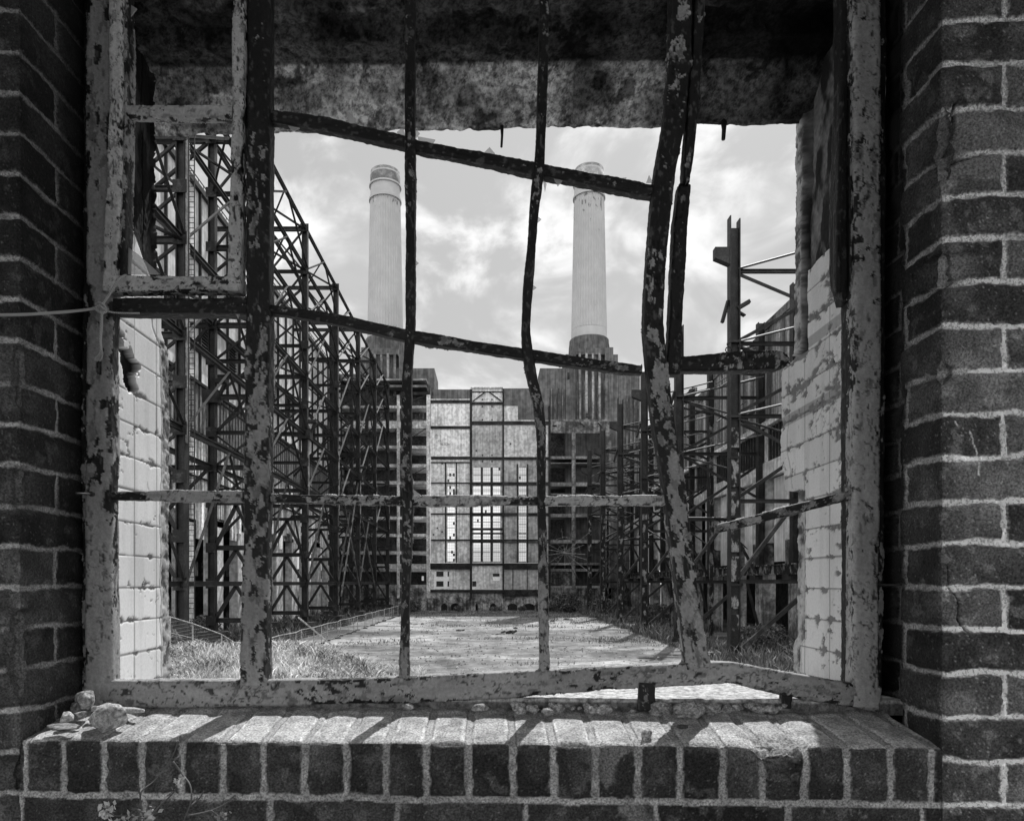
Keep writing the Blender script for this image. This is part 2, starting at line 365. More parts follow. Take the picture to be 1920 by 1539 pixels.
mb = MB(); holed(mb, 945, 856.5, 1030, 1055, [(a, t, b, u) for a, b in wx3 for t, u in rows3], 0, 0.5, 0.55); mb.build('wall_panel', M['plaster'], ew)
for (a, b, c, d, al, ft) in [(808, 756, 881, 799, 1.05, 0), (807, 804, 881, 856, 1.1, 0), (885, 727, 942, 754, .95, 0), (885, 759, 942, 790, .75, 0), (885, 797, 942, 857, .62, 0),
        (945, 761, 971, 790, .9, -0.05), (945, 797, 1028, 857, .78, 0), (808, 1067, 881, 1105, .9, -0.1), (885, 1060, 942, 1104, .95, -0.1), (945, 1067, 1030, 1105, .6, -0.1)]:
    mb = MB()
    if c == 881 and b == 1067: holed(mb, a, b, c, d, [(814, 1071, 842, 1103)], ft, .5, al)
    elif a == 885 and b == 1060: holed(mb, a, b, c, d, [(924, 1075, 937, 1090), (885.5, 1087, 893, 1104)], ft, .5, al)
    else: rc(mb, a, b, c, d, ft, 0.5, al)
    mb.build('wall_panel', M['plaster'], ew)
def graffiti(rows_, mat):
    k = 0
    G = {'B': [(0,0,0,4),(0,0,2,0),(0,2,2,2),(0,4,2,4),(2,0,2,2),(2,2,2,4)], 'E': [(0,0,0,4),(0,0,2,0),(0,2,1.5,2),(0,4,2,4)], 'Y': [(0,0,1,2),(2,0,1,2),(1,2,1,4)],
         'R': [(0,0,0,4),(0,0,2,0),(2,0,2,2),(0,2,2,2),(.6,2,2,4)], 'A': [(0,4,1,0),(1,0,2,4),(.5,2.5,1.5,2.5)], 'N': [(0,4,0,0),(0,0,2,4),(2,4,2,0)],
         'L': [(0,0,0,4),(0,4,2,4)], 'I': [(1,0,1,4)], 'O': [(0,0,2,0),(2,0,2,4),(2,4,0,4),(0,4,0,0)], 'W': [(0,0,.5,4),(.5,4,1,1.5),(1,1.5,1.5,4),(1.5,4,2,0)], 'K': [(0,0,0,4),(2,0,0,2),(0,2,2,4)], '/': [(0,4,2,0)]}
    mb = MB()
    for (txt, x, y, w, h) in rows_:
        for ch in txt:
            for (a, b, c, d) in G.get(ch, []):
                mb.beam((ex(x+a/2*w), YE-0.02, ez(y+b/4*h)), (ex(x+c/2*w), YE-0.02, ez(y+d/4*h)), 0.03, 0.10, (0, 1, 0))
            x += w*1.35
    mb.build('painted_letters', mat, ew)
graffiti([('BEY', 816, 815, 2.9, 6.5), ('RAI', 821.5, 824, 2.4, 4.6), ('NLIOW/', 826.5, 830, 2.3, 4.6)], M['beamd'])
# brick infill at the top
for (a, b, c, d) in [(808, 730, 881, 749), (944.5, 728, 1030, 761), (971, 761, 1030, 788)]:
    mb = MB(); rc(mb, a, b, c, d, -0.02, 0.55); mb.build('brick_infill', M['tower'], ew)
mb = MB(); rc(mb, 806, 748.5, 881, 750.5, .3, .9); mb.build('ledge', M['slab'], ew)
mb = MB(); rc(mb, 971, 788, 1030, 790, .3, .9, .8); mb.build('ledge', M['slab'], ew)
# steel frame
for (a, b, c, d) in [(808, 750.6, 881, 755.8), (808, 799, 881, 804), (808, 856, 881, 861), (808, 866, 881, 868), (885, 754, 942, 759), (885, 790, 942, 796.5), (945, 790, 1030, 796.5), (885, 857, 942, 862), (945, 857, 1030, 862),
        (808, 904.5, 881, 906.5), (808, 962, 881, 964.5), (808, 1011, 881, 1013.5), (885, 903.8, 942, 909.5), (885, 961.2, 942, 967), (885, 989.7, 942, 993.6), (885, 998.6, 942, 1001), (885, 1011, 942, 1017), (945, 903.8, 1030, 909.5), (945, 961.5, 972, 967), (987, 961.5, 1030, 967),
        (945, 1011, 1030, 1014), (945, 1016, 1030, 1017.3), (806, 1055.5, 881, 1067), (885, 1055.5, 942, 1060), (945, 1055.5, 1030, 1067), (806, 1105, 881, 1110.5), (885, 1105, 942, 1112), (945, 1105, 1030, 1117), (885, 734.0, 942, 735.4)]:
    mb = MB(); rc(mb, a, b, c, d, .25, .5); mb.build('beam', M['beamd'], ew)
for (a, c, t) in [(881, 885.2, 730), (942, 945, 729), (1028, 1032, 762)]:
    mb = MB(); rc(mb, a, t, c, 1121, .32, .5); mb.build('post', M['beamd'], ew)
for (a, c, t, u) in [(902, 905, 876, 1052), (920.5, 923.6, 876, 1052), (834.5, 837, 868, 1055), (855, 857, 868, 1055), (969, 971.5, 870, 1055), (988, 990.5, 870, 1055), (961, 962.2, 1067, 1105), (988, 989.2, 1067, 1105)]:
    mb = MB(); rc(mb, a, t, c, u, .12, .4); mb.build('mullion', M['beamd'], ew)
for (px, py) in [(904.5, 865), (922.5, 865), (904.5, 853.5), (922.5, 853.5), (904.5, 787), (922.5, 787), (904.5, 762), (922.5, 762), (904.5, 749), (922.5, 749), (899.5, 735.5), (893, 845), (829, 869), (957, 832), (820, 990), (829, 997), (813, 1002)]:
    mb = MB(); rc(mb, px-1.3, py-1.4, px+1.3, py+1.4, .06, .3); mb.build('beam_socket', M['dark'], ew)
mb = MB(); mb.beam((ex(887), YE-.15, ez(752)), (ex(910), YE-.15, ez(735)), .2, .3, (0, 1, 0)); mb.build('truss_brace', M['beamd'], ew)
mb = MB(); mb.beam((ex(940), YE-.15, ez(752)), (ex(917), YE-.15, ez(735)), .2, .3, (0, 1, 0)); mb.build('truss_brace', M['beamd'], ew)
mb = MB(); rc(mb, 882.5, 726.3, 943, 728, .35, .7, 1.0); mb.build('coping', M['slab'], ew)
# glazing bars of the windows: each window is one part
rw = random.Random(3)
for wxs, rws in ((wx1, rows1), (wx2, rows), (wx3, rows3)):
    for (a, b) in wxs:
        for (t, u) in rws:
            if u-t < 6: continue
            mb = MB(); n = max(2, int(round((u-t)/5.2)))
            for k in range(1, 4): x = a+(b-a)*k/4; mb.box(ex(x)-.02, ex(x)+.02, YE+.2, YE+.26, ez(u), ez(t))
            for k in range(1, n): y = t+(u-t)*k/n; mb.box(ex(a), ex(b), YE+.2, YE+.27, ez(y)-.02, ez(y)+.02)
            mb.box(ex(a), ex(b), YE+.18, YE+.3, ez((t+u)/2)-.07, ez((t+u)/2)+.07)
            for k in range(4 if wxs is wx1 else 1):
                if rw.random() < (0.7 if wxs is wx1 else 0.2):
                    i, j = rw.randrange(4), rw.randrange(n); mb.box(ex(a+(b-a)*i/4), ex(a+(b-a)*(i+1)/4), YE+.21, YE+.25, ez(t+(u-t)*(j+1)/n), ez(t+(u-t)*j/n))
            mb.build('window', M['glassp'], ew)
# base with arches
mb = MB(); arches = [(827, 838.6, 1131), (845.5, 861, 1130.5), (891.5, 896, 1131), (919, 930, 1130.5), (952, 970, 1131), (980.5, 1003, 1131)]
bx0, bx1, bt, bb = 803, 1030, 1121, 1150
seg = bx0
for (a, b, tp) in arches:
    rc(mb, seg, bt, a, bb, .1, .8); mid = (a+b)/2; rw_ = (b-a)/2; n = 8
    for k in range(n):
        xa, xb = a+(b-a)*k/n, a+(b-a)*(k+1)/n; xm = (xa+xb)/2; yy = tp+6*(1-math.sqrt(max(0, 1-((xm-mid)/rw_)**2)))
        rc(mb, xa, bt, xb, yy, .1, .8)
    seg = b
rc(mb, seg, bt, bx1, bb, .1, .8); mb.build('arched_base', M['base'], ew)
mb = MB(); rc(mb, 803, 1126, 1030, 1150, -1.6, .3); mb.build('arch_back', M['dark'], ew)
mb = MB(); rc(mb, 806, 1110.6, 1030, 1120.9, -.05, .5); mb.build('plinth', M['plasterd'], ew)
# open floors left of the end wall
of = empty('gutted_floors', (ex(740), YE, 0), 'gutted open storeys with pale floor edges between the left steel and the pale end wall', 'building')
for (x0, x1, a) in [(800, 807, 1.1), (744.5, 749.5, .9), (672, 675.5, .8)]:
    mb = MB(); rc(mb, x0, 741, x1, 1121, .4, .9, a); mb.build('column', M['slab'], of)
for (t, u, a) in [(710, 713.5, .5), (722, 726, .35), (760.5, 765.5, .8), (789.5, 803, 1.0), (835.5, 841, .9), (870, 876, .85), (902, 908, .85), (938, 943, .8), (968, 973.5, .95), (1000.5, 1006, .9), (1033, 1039, .9), (1057, 1066, .8), (1066, 1071.5, .5), (1096, 1102, .6)]:
    mb = MB(); rc(mb, 640, t, 799.8, u, .15, 9.0, a); mb.build('floor', M['slab'], of)
for k, t in enumerate([741, 765, 803, 841, 876, 908, 943, 974, 1006, 1039]):
    u = [760, 789, 835, 870, 902, 938, 968, 1000, 1033, 1057][k]
    for (xa, xb) in ((750, 799), (676, 744)):
        s = 1 if k % 2 else -1; mb = MB(); p, q = (xa, xb) if s > 0 else (xb, xa); xm = (xa+xb)/2
        mb.beam((ex(p), YE-.02, ez(t)), (ex((p+xm)/2 if xa < 740 else q), YE-.02, ez(u)), .16, .16, (0, 1, 0)); mb.build('brace', M['steel'], of)
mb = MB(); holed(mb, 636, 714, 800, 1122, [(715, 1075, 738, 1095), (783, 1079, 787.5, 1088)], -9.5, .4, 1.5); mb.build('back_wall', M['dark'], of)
mb = MB(); rc(mb, 640, 1102, 803, 1150, .2, .8, .9); mb.build('base_wall', M['base'], of)
mb = MB(); rc(mb, 765, 735.5, 806, 741, .3, 8); rc(mb, 812-1, 735, 812, 741, .3, 2); mb.build('eaves', M['beamd'], of)
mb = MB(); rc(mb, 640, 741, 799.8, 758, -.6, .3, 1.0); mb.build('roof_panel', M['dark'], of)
# dark bays right of the end wall
rb = empty('dark_bays', (ex(1085), YE, 0), 'dark gutted bays between tall posts beneath the fluted right tower', 'building')
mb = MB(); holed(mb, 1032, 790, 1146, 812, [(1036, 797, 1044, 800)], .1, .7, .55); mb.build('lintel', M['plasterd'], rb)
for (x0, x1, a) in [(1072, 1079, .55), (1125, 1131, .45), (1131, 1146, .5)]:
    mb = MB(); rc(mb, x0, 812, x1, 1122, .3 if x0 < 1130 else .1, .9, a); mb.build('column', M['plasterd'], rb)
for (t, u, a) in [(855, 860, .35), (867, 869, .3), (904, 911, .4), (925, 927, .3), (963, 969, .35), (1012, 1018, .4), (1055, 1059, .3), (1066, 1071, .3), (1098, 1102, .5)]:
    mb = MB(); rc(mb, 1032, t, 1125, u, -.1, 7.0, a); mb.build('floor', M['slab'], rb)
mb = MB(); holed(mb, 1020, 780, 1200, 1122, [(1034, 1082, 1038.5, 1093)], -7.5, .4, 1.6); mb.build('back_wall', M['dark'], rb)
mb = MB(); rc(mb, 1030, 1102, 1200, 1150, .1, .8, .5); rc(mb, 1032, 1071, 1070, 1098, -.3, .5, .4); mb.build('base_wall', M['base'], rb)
mb = MB(); mb.beam((ex(1088), YE-.2, ez(793)), (ex(1096), YE-.2, ez(800)), .2, .25, (0, 1, 0)); mb.beam((ex(1128), YE-.2, ez(801)), (ex(1121), YE-.2, ez(793)), .2, .25, (0, 1, 0)); mb.build('brace', M['beamd'], rb)
# pale building glimpsed through the openings
pb = empty('distant_block', (-22, 235, 0), 'white block with square windows glimpsed through the openings beyond the ruined floors', 'building')
mb = MB(); mb.box(-46, 8, 235, 245, 0, 12); mb.build('wall', M['far_white'], pb)
for i in range(14):
    for j in range(3):
        mb = MB(); x = -45+i*3.8; mb.box(x, x+2.4, 234.9, 235.2, 2+j*3.4, 3.8+j*3.4); mb.build('window', M['beamd'], pb)

# ------------------------------------------------------------------ towers and chimneys
YT = 170.0; YC = 175.0
def rev(profile, cx_, cy_, n=96, flute=0.0, nf=0):
    V = []
    for (r, z) in profile:
        for k in range(n):
            t = 2*math.pi*k/n; rr = r*(1-(flute*(abs(math.sin(t*nf/2))**0.6) if flute else 0)); V.append((cx_+rr*math.cos(t), cy_+rr*math.sin(t), z))
    Q = [(i*n+k, i*n+(k+1) % n, (i+1)*n+(k+1) % n, (i+1)*n+k) for i in range(len(profile)-1) for k in range(n)]
    return V, Q
def flaked_chimney(side, zt):
    m = mat_far('flaked_render', 0.52, 0.58, 0.1, stain=0.05); t = m.node_tree; b = t.nodes['Principled BSDF']
    src = b.inputs['Base Color'].links[0].from_socket
    g = nd(t, 'ShaderNodeNewGeometry'); mp = nd(t, 'ShaderNodeMapping'); mp.inputs['Scale'].default_value = (1, 1, .45); mp.inputs['Location'].default_value = (side*9, 0, 0)
    t.links.new(g.outputs['Position'], mp.inputs[0]); n = nd(t, 'ShaderNodeTexNoise'); n.inputs['Scale'].default_value = 1.5; n.inputs['Detail'].default_value = 3; t.links.new(mp.outputs[0], n.inputs[0])
    sp = nd(t, 'ShaderNodeSeparateXYZ'); t.links.new(g.outputs['Position'], sp.inputs[0])
    lo = ramp(t, sp.outputs[2], (zt-(9 if side < 0 else 17), zt-3, -.16, .0))
    patch = ramp(t, mth(t, 'ADD', n.outputs[0], lo), (.575, .595, 1.0, .45))
    t.links.new(mth(t, 'MULTIPLY', src, patch), b.inputs['Base Color']); return m
for side, cpx, lab in ((-1, 722.5, 'left white fluted chimney, weathered dark band round its cap'), (1, 1104.5, 'right white fluted chimney, top crossed by the bent glazing bar')):
    X = (cpx-CX)/FPX*YC; zb, zt = EYE+(CY-655)/FPX*YC, EYE+(CY-(325 if side < 0 else 320))/FPX*YC-4.3
    rb0, rt0 = 4.55, 3.75
    c = empty('chimney', (X, YC, zb), lab, 'chimney', 'white fluted chimneys')
    zs = [zb, zb+4.5, zb+4.6]+[zb+4.6+(zt-3-zb-4.6)*k/8 for k in range(1, 9)]
    prof = [(rb0+(rt0-rb0)*(z-zb)/(zt-zb), z) for z in zs]
    V, Q = rev(prof[:2], X, YC, 192); mb = MB(); mb.add(V, Q); mb.build('foot_ring', M['chimney'], c, True)
    V, Q = rev(prof[2:], X, YC, 640, 0.045, 40); mb = MB(); mb.add(V, Q); mb.build('stack', flaked_chimney(side, zt), c)
    def ring(z0, z1, r0, r1, name, mat):
        V, Q = rev([(r0-.02, z0), (r1, z0), (r1, z1), (r0-.02, z1)], X, YC, 96); mb = MB(); mb.add(V, Q); mb.build(name, mat, c, False)
    V, Q = rev([(rt0, zt-3), (rt0-.06, zt), (rt0-.04, zt+3.6)], X, YC, 96); mb = MB(); mb.add(V, Q); mb.build('neck', M['chimney'], c, True)
    ring(zt-3.1, zt-2.6, rt0, rt0+.32, 'collar_ring', M['chimney']); ring(zt+.5, zt+.9, rt0, rt0+.28, 'collar_ring', M['chimney'])
    V, Q = rev([(rt0-.05, zt+.95), (rt0+.02, zt+3.2), (rt0-.1, zt+3.3)], X, YC, 96); mb = MB(); mb.add(V, Q, .6 if side < 0 else 1.3); mb.build('cap', M['chimneyc'], c, True)
    V, Q = rev([(rt0-.1, zt+3.3), (rt0-.12, zt+4.3), (rt0-.8, zt+4.3), (rt0-.8, zt)], X, YC, 96); mb = MB(); mb.add(V, Q, 1.0); mb.build('rim', M['chimneyc'], c, False)
    # tower under it, mirrored
    s = side; cx_ = 1104.5 if s > 0 else 722.5
    tw = empty('brick_tower', (X, YT+8, 0), 'fluted dark brick tower under the %s chimney' % ('right' if s > 0 else 'left'), 'tower', 'stepped brick towers')
    def tb(name, a, t, b, u, front, th, al=1.0, mat='tower'):
        x0, x1 = (cx_+s*a, cx_+s*b); x0, x1 = min(x0, x1), max(x0, x1)
        m_ = MB(); rc(m_, x0, t, x1, u, front, th, al, YT); m_.build(name, M[mat], tw)
    r0 = rb0+.25; z1 = EYE+(CY-662)/FPX*YC; z0 = EYE+(CY-800)/FPX*YC
    V, Q = rev([(5.15, z0), (5.15, z1), (5.1, z1+1.2), (4.95, z1+2.2), (r0+.15, z1+2.9), (r0, z1+3.1), (r0-.4, z1+3.15)], X, YC, 96); m_ = MB(); m_.add(V, Q, .8); m_.build('round_base', M['tower'], tw, True)
    tb('body', -44, 690, 30, 1110, 0, 10, .7)
    tb('body', 30, 700, 96, 1150, -.4, 10, 1.0)
    tb('shoulder', -92, 690, -44.2, 791, -.2, 12, .95)
    tb('buttress', -44, 665, -26, 790, .35, 9, .9); tb('buttress', 33, 652, 45, 1110, .35, 9, 1.05); tb('buttress', 45.1, 665, 54, 1110, .15, 9, .95)
    for k in range(5):                      # the tall ribs of the recess
        a = -20+k*12.3; tb('rib', a, 664, a+4.2, 787, .75, 1.2, 1.15 if k in (1, 2, 3) else .8, 'towerrib')
    for k in range(9):
        a = -22.5+k*6.2; tb('slim_rib', a, 715, a+1.6, 787, .35, .8, .6, 'towerrib')
    tb('spandrel', -24, 640+14, 33, 666, .5, 5, .85)
    for k in range(6): a = 70+k*7; tb('rib', a, 740, a+2.6, 1000, .1, .9, .55, 'towerrib')
    for k in range(6): a = -86+k*7; tb('rib', a, 728, a+2.2, 789, .2, .7, .65, 'towerrib')
    tb('band', -92, 788, 40, 791.5, 1.0, 3, .8, 'towerrib')
    tb('slot_window', -41, 699, -37, 712, .42, .2, 1.0, 'dark'); tb('slot_window', -7, 776, -2, 785, .9, .2, 1.0, 'dark')

# ------------------------------------------------------------------ wings: left hall wall (sunlit) and right hall wall (shaded)
XL = -36.0
lw = empty('left_hall', (XL, 100, 0), 'long sunlit wall of pale panels and torn corrugated sheet behind the left steel', 'building')
def slab(mb, x0, x1, y0, y1, z0, z1, a=1.0): mb.box(x0, x1, y0, y1, z0, z1, a)
rl = random.Random(21)
Y0, Y1 = 45.0, 170.0
mb = MB(); mb.box(XL-14, XL-13.5, Y0, Y1, 0, 16, .8); mb.box(XL-14, XL-.6, Y0, Y1, 15.2, 15.8, .8); mb.build('inner_wall', M['dark'], lw)
bay = 8.95; nb = int((Y1-Y0)/bay)
for k in range(nb+1):
    y = Y0+k*bay
    mb = MB(); mb.box(XL-1.2, XL, y, y+3.6, 0, 15.2+rl.uniform(-.5, .8), rl.uniform(.75, 1.0)); mb.build('pier', M['plaster'], lw)
    mb = MB(); mb.box(XL-3.0, XL-1.9, y+3.6, y+bay, 7.6, 9.4, .8); mb.build('floor_beam', M['base'], lw)
    if k % 2 == 0:
        mb = MB(); mb.box(XL-3, XL-2.6, y+3.6, y+bay, 0, rl.uniform(2.5, 6), .5); mb.build('infill_wall', M['plasterd'], lw)
y = Y0; k = 0
while y < Y1-.5:
    w = 2.2; zl = 14.2+1.6*math.sin(k*1.3)+rl.uniform(-.6, .8)
    for (za, zb_) in ((zl, 19.5), (19.6, 24.8)):
        if rl.random() < .06: continue
        mb = MB(); o = rl.uniform(-.05, .07)
        for q in range(7):
            yy = y+q*w/7; mb.box(XL+.02+o, XL+.1+o+(.08 if q % 2 else 0), yy, yy+w/7, za, zb_, rl.uniform(.7, 1.8)*(1.35 if za < 19 else 1.1))
        mb.build('corrugated_sheet', M['corr'], lw)
    y += w; k += 1
mb = MB()
y = Y0
while y < Y1: mb.box(XL+.02, XL+(.14 if int((y-Y0)/.55) % 2 else .3), y, y+.55, 24.9, 31.0, rl.uniform(.7, 1.1)); y += .55
mb.build('dark_cladding', M['corrd'], lw)
mb = MB(); mb.box(XL-.6, XL, Y0, Y1, 14, 31.0); mb.build('core_wall', M['base'], lw)
k = 0; y = Y0
while y < Y1-1:
    mb = MB(); ht = 54.6
    if k % 2 == 1:   # louvred opening inside the panel
        for a in (( 31.2, 35.2), (39.6, ht)): mb.box(XL-.5, XL+.1, y+.06, y+bay/2-.06, a[0], a[1], rl.uniform(.85, 1.1))
        mb.build('pale_panel', M['pale'], lw)
        m2 = MB(); m2.box(XL-.5, XL-.3, y+.1, y+bay/2-.1, 35.2, 39.6)
        for q in range(11): m2.box(XL-.3, XL-.05, y+.3, y+bay/2-.3, 35.3+q*.4, 35.42+q*.4, 2.2)
        m2.build('louvre', M['steel'], lw)
    else:
        mb.box(XL-.5, XL+.1, y+.06, y+bay/2-.06, 31.2, ht, rl.uniform(.85, 1.15)); mb.build('pale_panel', M['pale'], lw)
    mb = MB(); mb.box(XL+.1, XL+.42, y-.12, y+.12, 31.2, ht+.8); mb.build('mullion', M['steel'], lw)
    y += bay/2; k += 1
for z, h in ((31.05, .35), (35.0, .25), (39.8, .25), (46.0, .35), (54.9, .7), (24.85, .3), (19.55, .14)):
    mb = MB(); mb.box(XL+.1, XL+.55, Y0, Y1, z-h/2, z+h/2); mb.build('rail', M['steel'], lw)
# handrail along the eaves
mb = MB(); mb.box(XL-.1, XL, Y0, Y1, 56.4, 56.5); mb.box(XL-.1, XL, Y0, Y1, 55.8, 55.86)
y = Y0
while y < Y1: mb.box(XL-.08, XL-.02, y, y+.08, 55.2, 56.45); y += 1.5
mb.build('handrail', M['steel'], lw)

XR = 31.0
rwg = empty('right_hall', (XR, 100, 0), 'shaded ruined wall of corrugated sheet, barred openings and pale piers on the right', 'building')
mb = MB(); mb.box(XR+12, XR+12.5, Y0, YE, 0, 20, .8); mb.box(XR+.6, XR+12, Y0, YE, 18.9, 19.4, .8); mb.build('inner_wall', M['dark'], rwg)
for k in range(nb):
    y = Y0-2+k*bay
    mb = MB(); mb.box(XR, XR+1.4, y, y+2.4, 0, 7.6, rl.uniform(.8, 1.1)); mb.build('lower_pier', M['plasterd'], rwg)
    mb = MB(); mb.box(XR-.15, XR+1.2, y, y+2.9, 11.2, 19.0, rl.uniform(.62, .8)); mb.build('tall_pier', M['plaster'], rwg)
    mb = MB(); mb.box(XR-.1, XR+1.2, y, y+2.9, 8.7, 11.15, .5); mb.build('pier_foot', M['base'], rwg)
    if k % 4 != 2:
        mb = MB()
        for q in range(9): yy = y+3.4+q*.42; mb.box(XR+.5, XR+.56+(.06 if q % 2 else 0), yy, yy+.42, 9.0, 18.3, .9)
        mb.build('door_sheet', M['pale'], rwg)
    mb = MB(); mb.box(XR-.1, XR+.5, y+2.9, y+bay, 18.4, 20.2, .7); mb.build('lintel', M['plaster'], rwg)
    mb = MB(); mb.ibeam((XR-.6, y, 8.1), (XR-.6, y+bay, 8.1), .7, 1.1); mb.build('gallery_beam', M['flake'], rwg)
    mb = MB(); mb.box(XR-.9, XR+.4, y+.2, y+1.8, 6.9, 7.55); mb.build('corbel', M['steel'], rwg)
    mb = MB(); mb.box(XR+.2, XR+.5, y+.9, y+bay-.9, 20.3, 24.0, .5); mb.build('opening_back', M['dark'], rwg)
    mb = MB()
    for q in range(8): yy = y+1.3+q*.85; mb.box(XR-.02, XR+.06, yy, yy+.1, 20.3, 24.0, 3.0)
    mb.build('bars', M['steel'], rwg)
    mb = MB(); mb.box(XR-.05, XR+.5, y-.9, y+.9, 20.2, 24.1, .8); mb.build('window_pier', M['corr'], rwg)
    mb = MB(); mb.box(XR-.35, XR+.6, y-.2, y+bay-.25, 24.1, 24.7, 1.1); mb.build('sill_band', M['slab'], rwg)
    topz = 34.0+rl.uniform(-.5, .6)+(1.4 if k % 2 else 0)
    for q in range(6):
        a = y+q*bay/6; mb = MB()
        for j in range(4): yy = a+j*bay/24; mb.box(XR+.05, XR+.12+(.07 if j % 2 else 0), yy, yy+bay/24, 24.8, topz-rl.uniform(0, .9)*(q % 3 == 0), rl.uniform(.35, .8)*(1.6 if rl.random() < .12 else 1))
        mb.build('corrugated_sheet', M['corr'], rwg)
    mb = MB(); mb.ibeam((XR-.35, y, 8.7), (XR-.35, y, 36.4+rl.uniform(-.4, .4)), .8, .75, (1, 0, 0)); mb.build('wall_post', M['steel'], rwg)
    mb = MB(); mb.box(XR-.1, XR+.6, y+.4, y+bay-.4, topz-.2, topz+.7+rl.uniform(-.2, .3), .5); mb.build('parapet', M['plasterd'], rwg)

# ------------------------------------------------------------------ left steel: seven tall transverse frames tied by long lattice girders
XA, XB = -24.0, -28.8
LZ = [52.4, 47.1, 41.3, 33.3, 25.9, 18.6, 6.6]
TZ = [52.4, 46.9, 41.3, 37.3, 33.3, 29.6, 25.9, 22.2, 18.6, 14.9, 10.3, 6.6, 2.8]
FY = [53.9+17.9*k for k in range(7)]
ordw = ['first, nearest of the', 'second of the', 'third of the', 'fourth of the', 'fifth of the', 'sixth of the', 'farthest of the']
for k, y in enumerate(FY):
    f = empty('steel_frame', (XA, y, 0), ordw[k]+' seven tall rusty braced frames receding along the left wall', 'steel frame', 'tall braced frames along the left wall')
    for x in (XA, XB):
        a = 1.0
        mb = MB(); mb.ibeam((x, y, 1.0), (x, y, 52.8), .70, .72, (1, 0, 0)); lc_ = mb.build('column', M['steel'], f)
        mb = MB()
        for z in TZ: mb = MB(); mb.box(x-.55, x+.55, y-.42, y-.38, z-.5, z+.5); mb.build('gusset_plate', M['steel_r'], lc_)
        if x == XA:
            mb = MB(); mb.box(x+.42, x+.47, y-.36, y+.36, 17.5, 27.0 if k else 41, 9.0); mb.build('pale_face', M['steel'], f)
        mb = MB(); mb.box(x-1.8, x+1.8, y-1.4, y+1.4, -.1, 1.05); mb.box(x-1.2, x+1.2, y-1.2, y+1.2, 1.06, 1.6); mb.build('footing', M['foot'], f)
    xw = XL+.3
    for i, z in enumerate(TZ):
        h = .50 if i % 2 == 0 else .36
        mb = MB(); mb.ibeam((XA, y, z), (XB if i not in (0, 4, 8) else xw, y, z), .4, h); mb.build('cross_beam', M['steel'], f)
        if i < len(TZ)-1:
            zb_ = TZ[i+1]; e = .3
            if i < 9:
                for (pa, pb_) in (((XA-.4, y, z-e), (XB+.4, y, zb_+e)), ((XB+.4, y+.25, z-e), (XA-.4, y+.25, zb_+e))):
                    mb = MB(); mb.angle(pa, pb_, .21, (0, 1, 0)); mb.build('brace', M['steel'], f)
            else:
                xm = (XA+XB)/2
                for xx in (XA-.3, XB+.3):
                    mb = MB(); mb.angle((xm, y, z-.2), (xx, y, zb_+.2), .34, (0, 1, 0)); mb.build('brace', M['steel'], f)
    for (za, zc) in ((52.4, 46.9), (33.3, 25.9), (18.6, 12.0)):
        mb = MB(); mb.angle((XB-.4, y, za), (xw, y, zc), .3, (0, 1, 0)); mb.build('brace', M['steel'], f)
    if k in (1, 2, 4, 6):       # crane rail bracket on the inner column
        mb = MB(); zc = 27.3; xq = XA if k != 1 else XB
        mb.box(xq+.45, xq+1.5, y-.45, y+.45, zc, zc+.4); mb.beam((xq+.5, y, zc-1.6), (xq+1.35, y, zc), .5, .25); mb.box(xq-.8, xq+.8, y-.7, y+.7, zc-2.1, zc-.8)
        mb.build('bracket', M['steel'], f)
names = ['top', 'second', 'third', 'fourth', 'fifth', 'sixth', 'lowest']
for i, z in enumerate(LZ):
    g = empty('lattice_girder', (XA, FY[0], z), '%s long chord with zigzag struts running back along the left steel frames%s' % (names[i], '' if i else ', against the sky'), 'girder', 'long girders of the left steel')
    mb = MB(); mb.ibeam((XA+.1, FY[0]-17.9, z), (XA+.1, FY[-1], z), .32, .42); mb.build('chord', M['steel'], g)
    if i in (0, 3, 5):
        mb = MB(); mb.ibeam((XB, FY[0]-17.9, z), (XB, FY[-1], z), .35, .45); mb.build('chord', M['steel'], g)
    if i < 6:
        zn = LZ[i+1]
        for k in range(-1, 6):
            ya = FY[0]+17.9*k; ym = ya+8.95
            if (i, k) in ((4, 4), (5, 5), (3, 5)): continue
            for (p, q, fl) in (((ym, z-.2), (ya+.3, zn+.3), 3.2), ((ym, z-.2), (ya+17.6, zn+.3), 1.0)):
                mb = MB(); sag = 0
                mb.angle((XA+.25, p[0], p[1]), (XA+.25, q[0], q[1]), .24, (1, 0, 0), fl if (i+k) % 2 else 1.2); mb.build('strut', M['steel'], g)
            if i in (0, 1, 3):
                for yy in (ym,):
                    mb = MB(); mb.angle((XA, yy, z), (XB, yy+9, z-.1), .2); mb.build('tie', M['steel'], g)
                    mb = MB(); mb.angle((XB, yy, z), (XA, yy+9, z-.1), .2); mb.build('tie', M['steel'], g)
mb = MB()
for (a, b) in (((XA+.3, 108, 24), (XA+.5, 125, 5)), ((XA+.3, 124, 24.5), (XA+.5, 109, 4.5)), ((XA+.3, 128, 18), (XA+.6, 141, 5))): mb.beam(a, b, .2, .2, a=5)
o = mb.build('fallen_struts', M['steel'], None); setp(o, 'long loose struts crossing low over the far left frames', 'steel bars')
# ladder on the first column
ld = MB(); y = FY[0]-.6
for x in (XA+.75, XA+1.2): ld.box(x, x+.07, y-.05, y+.02, 1.2, 50)
z = 1.5
while z < 50: ld.box(XA+.8, XA+1.2, y-.03, y, z, z+.05, .5); z += .4
setp(ld.build('ladder', M['steel']), 'thin rusty ladder fixed beside the nearest left column', 'ladder')

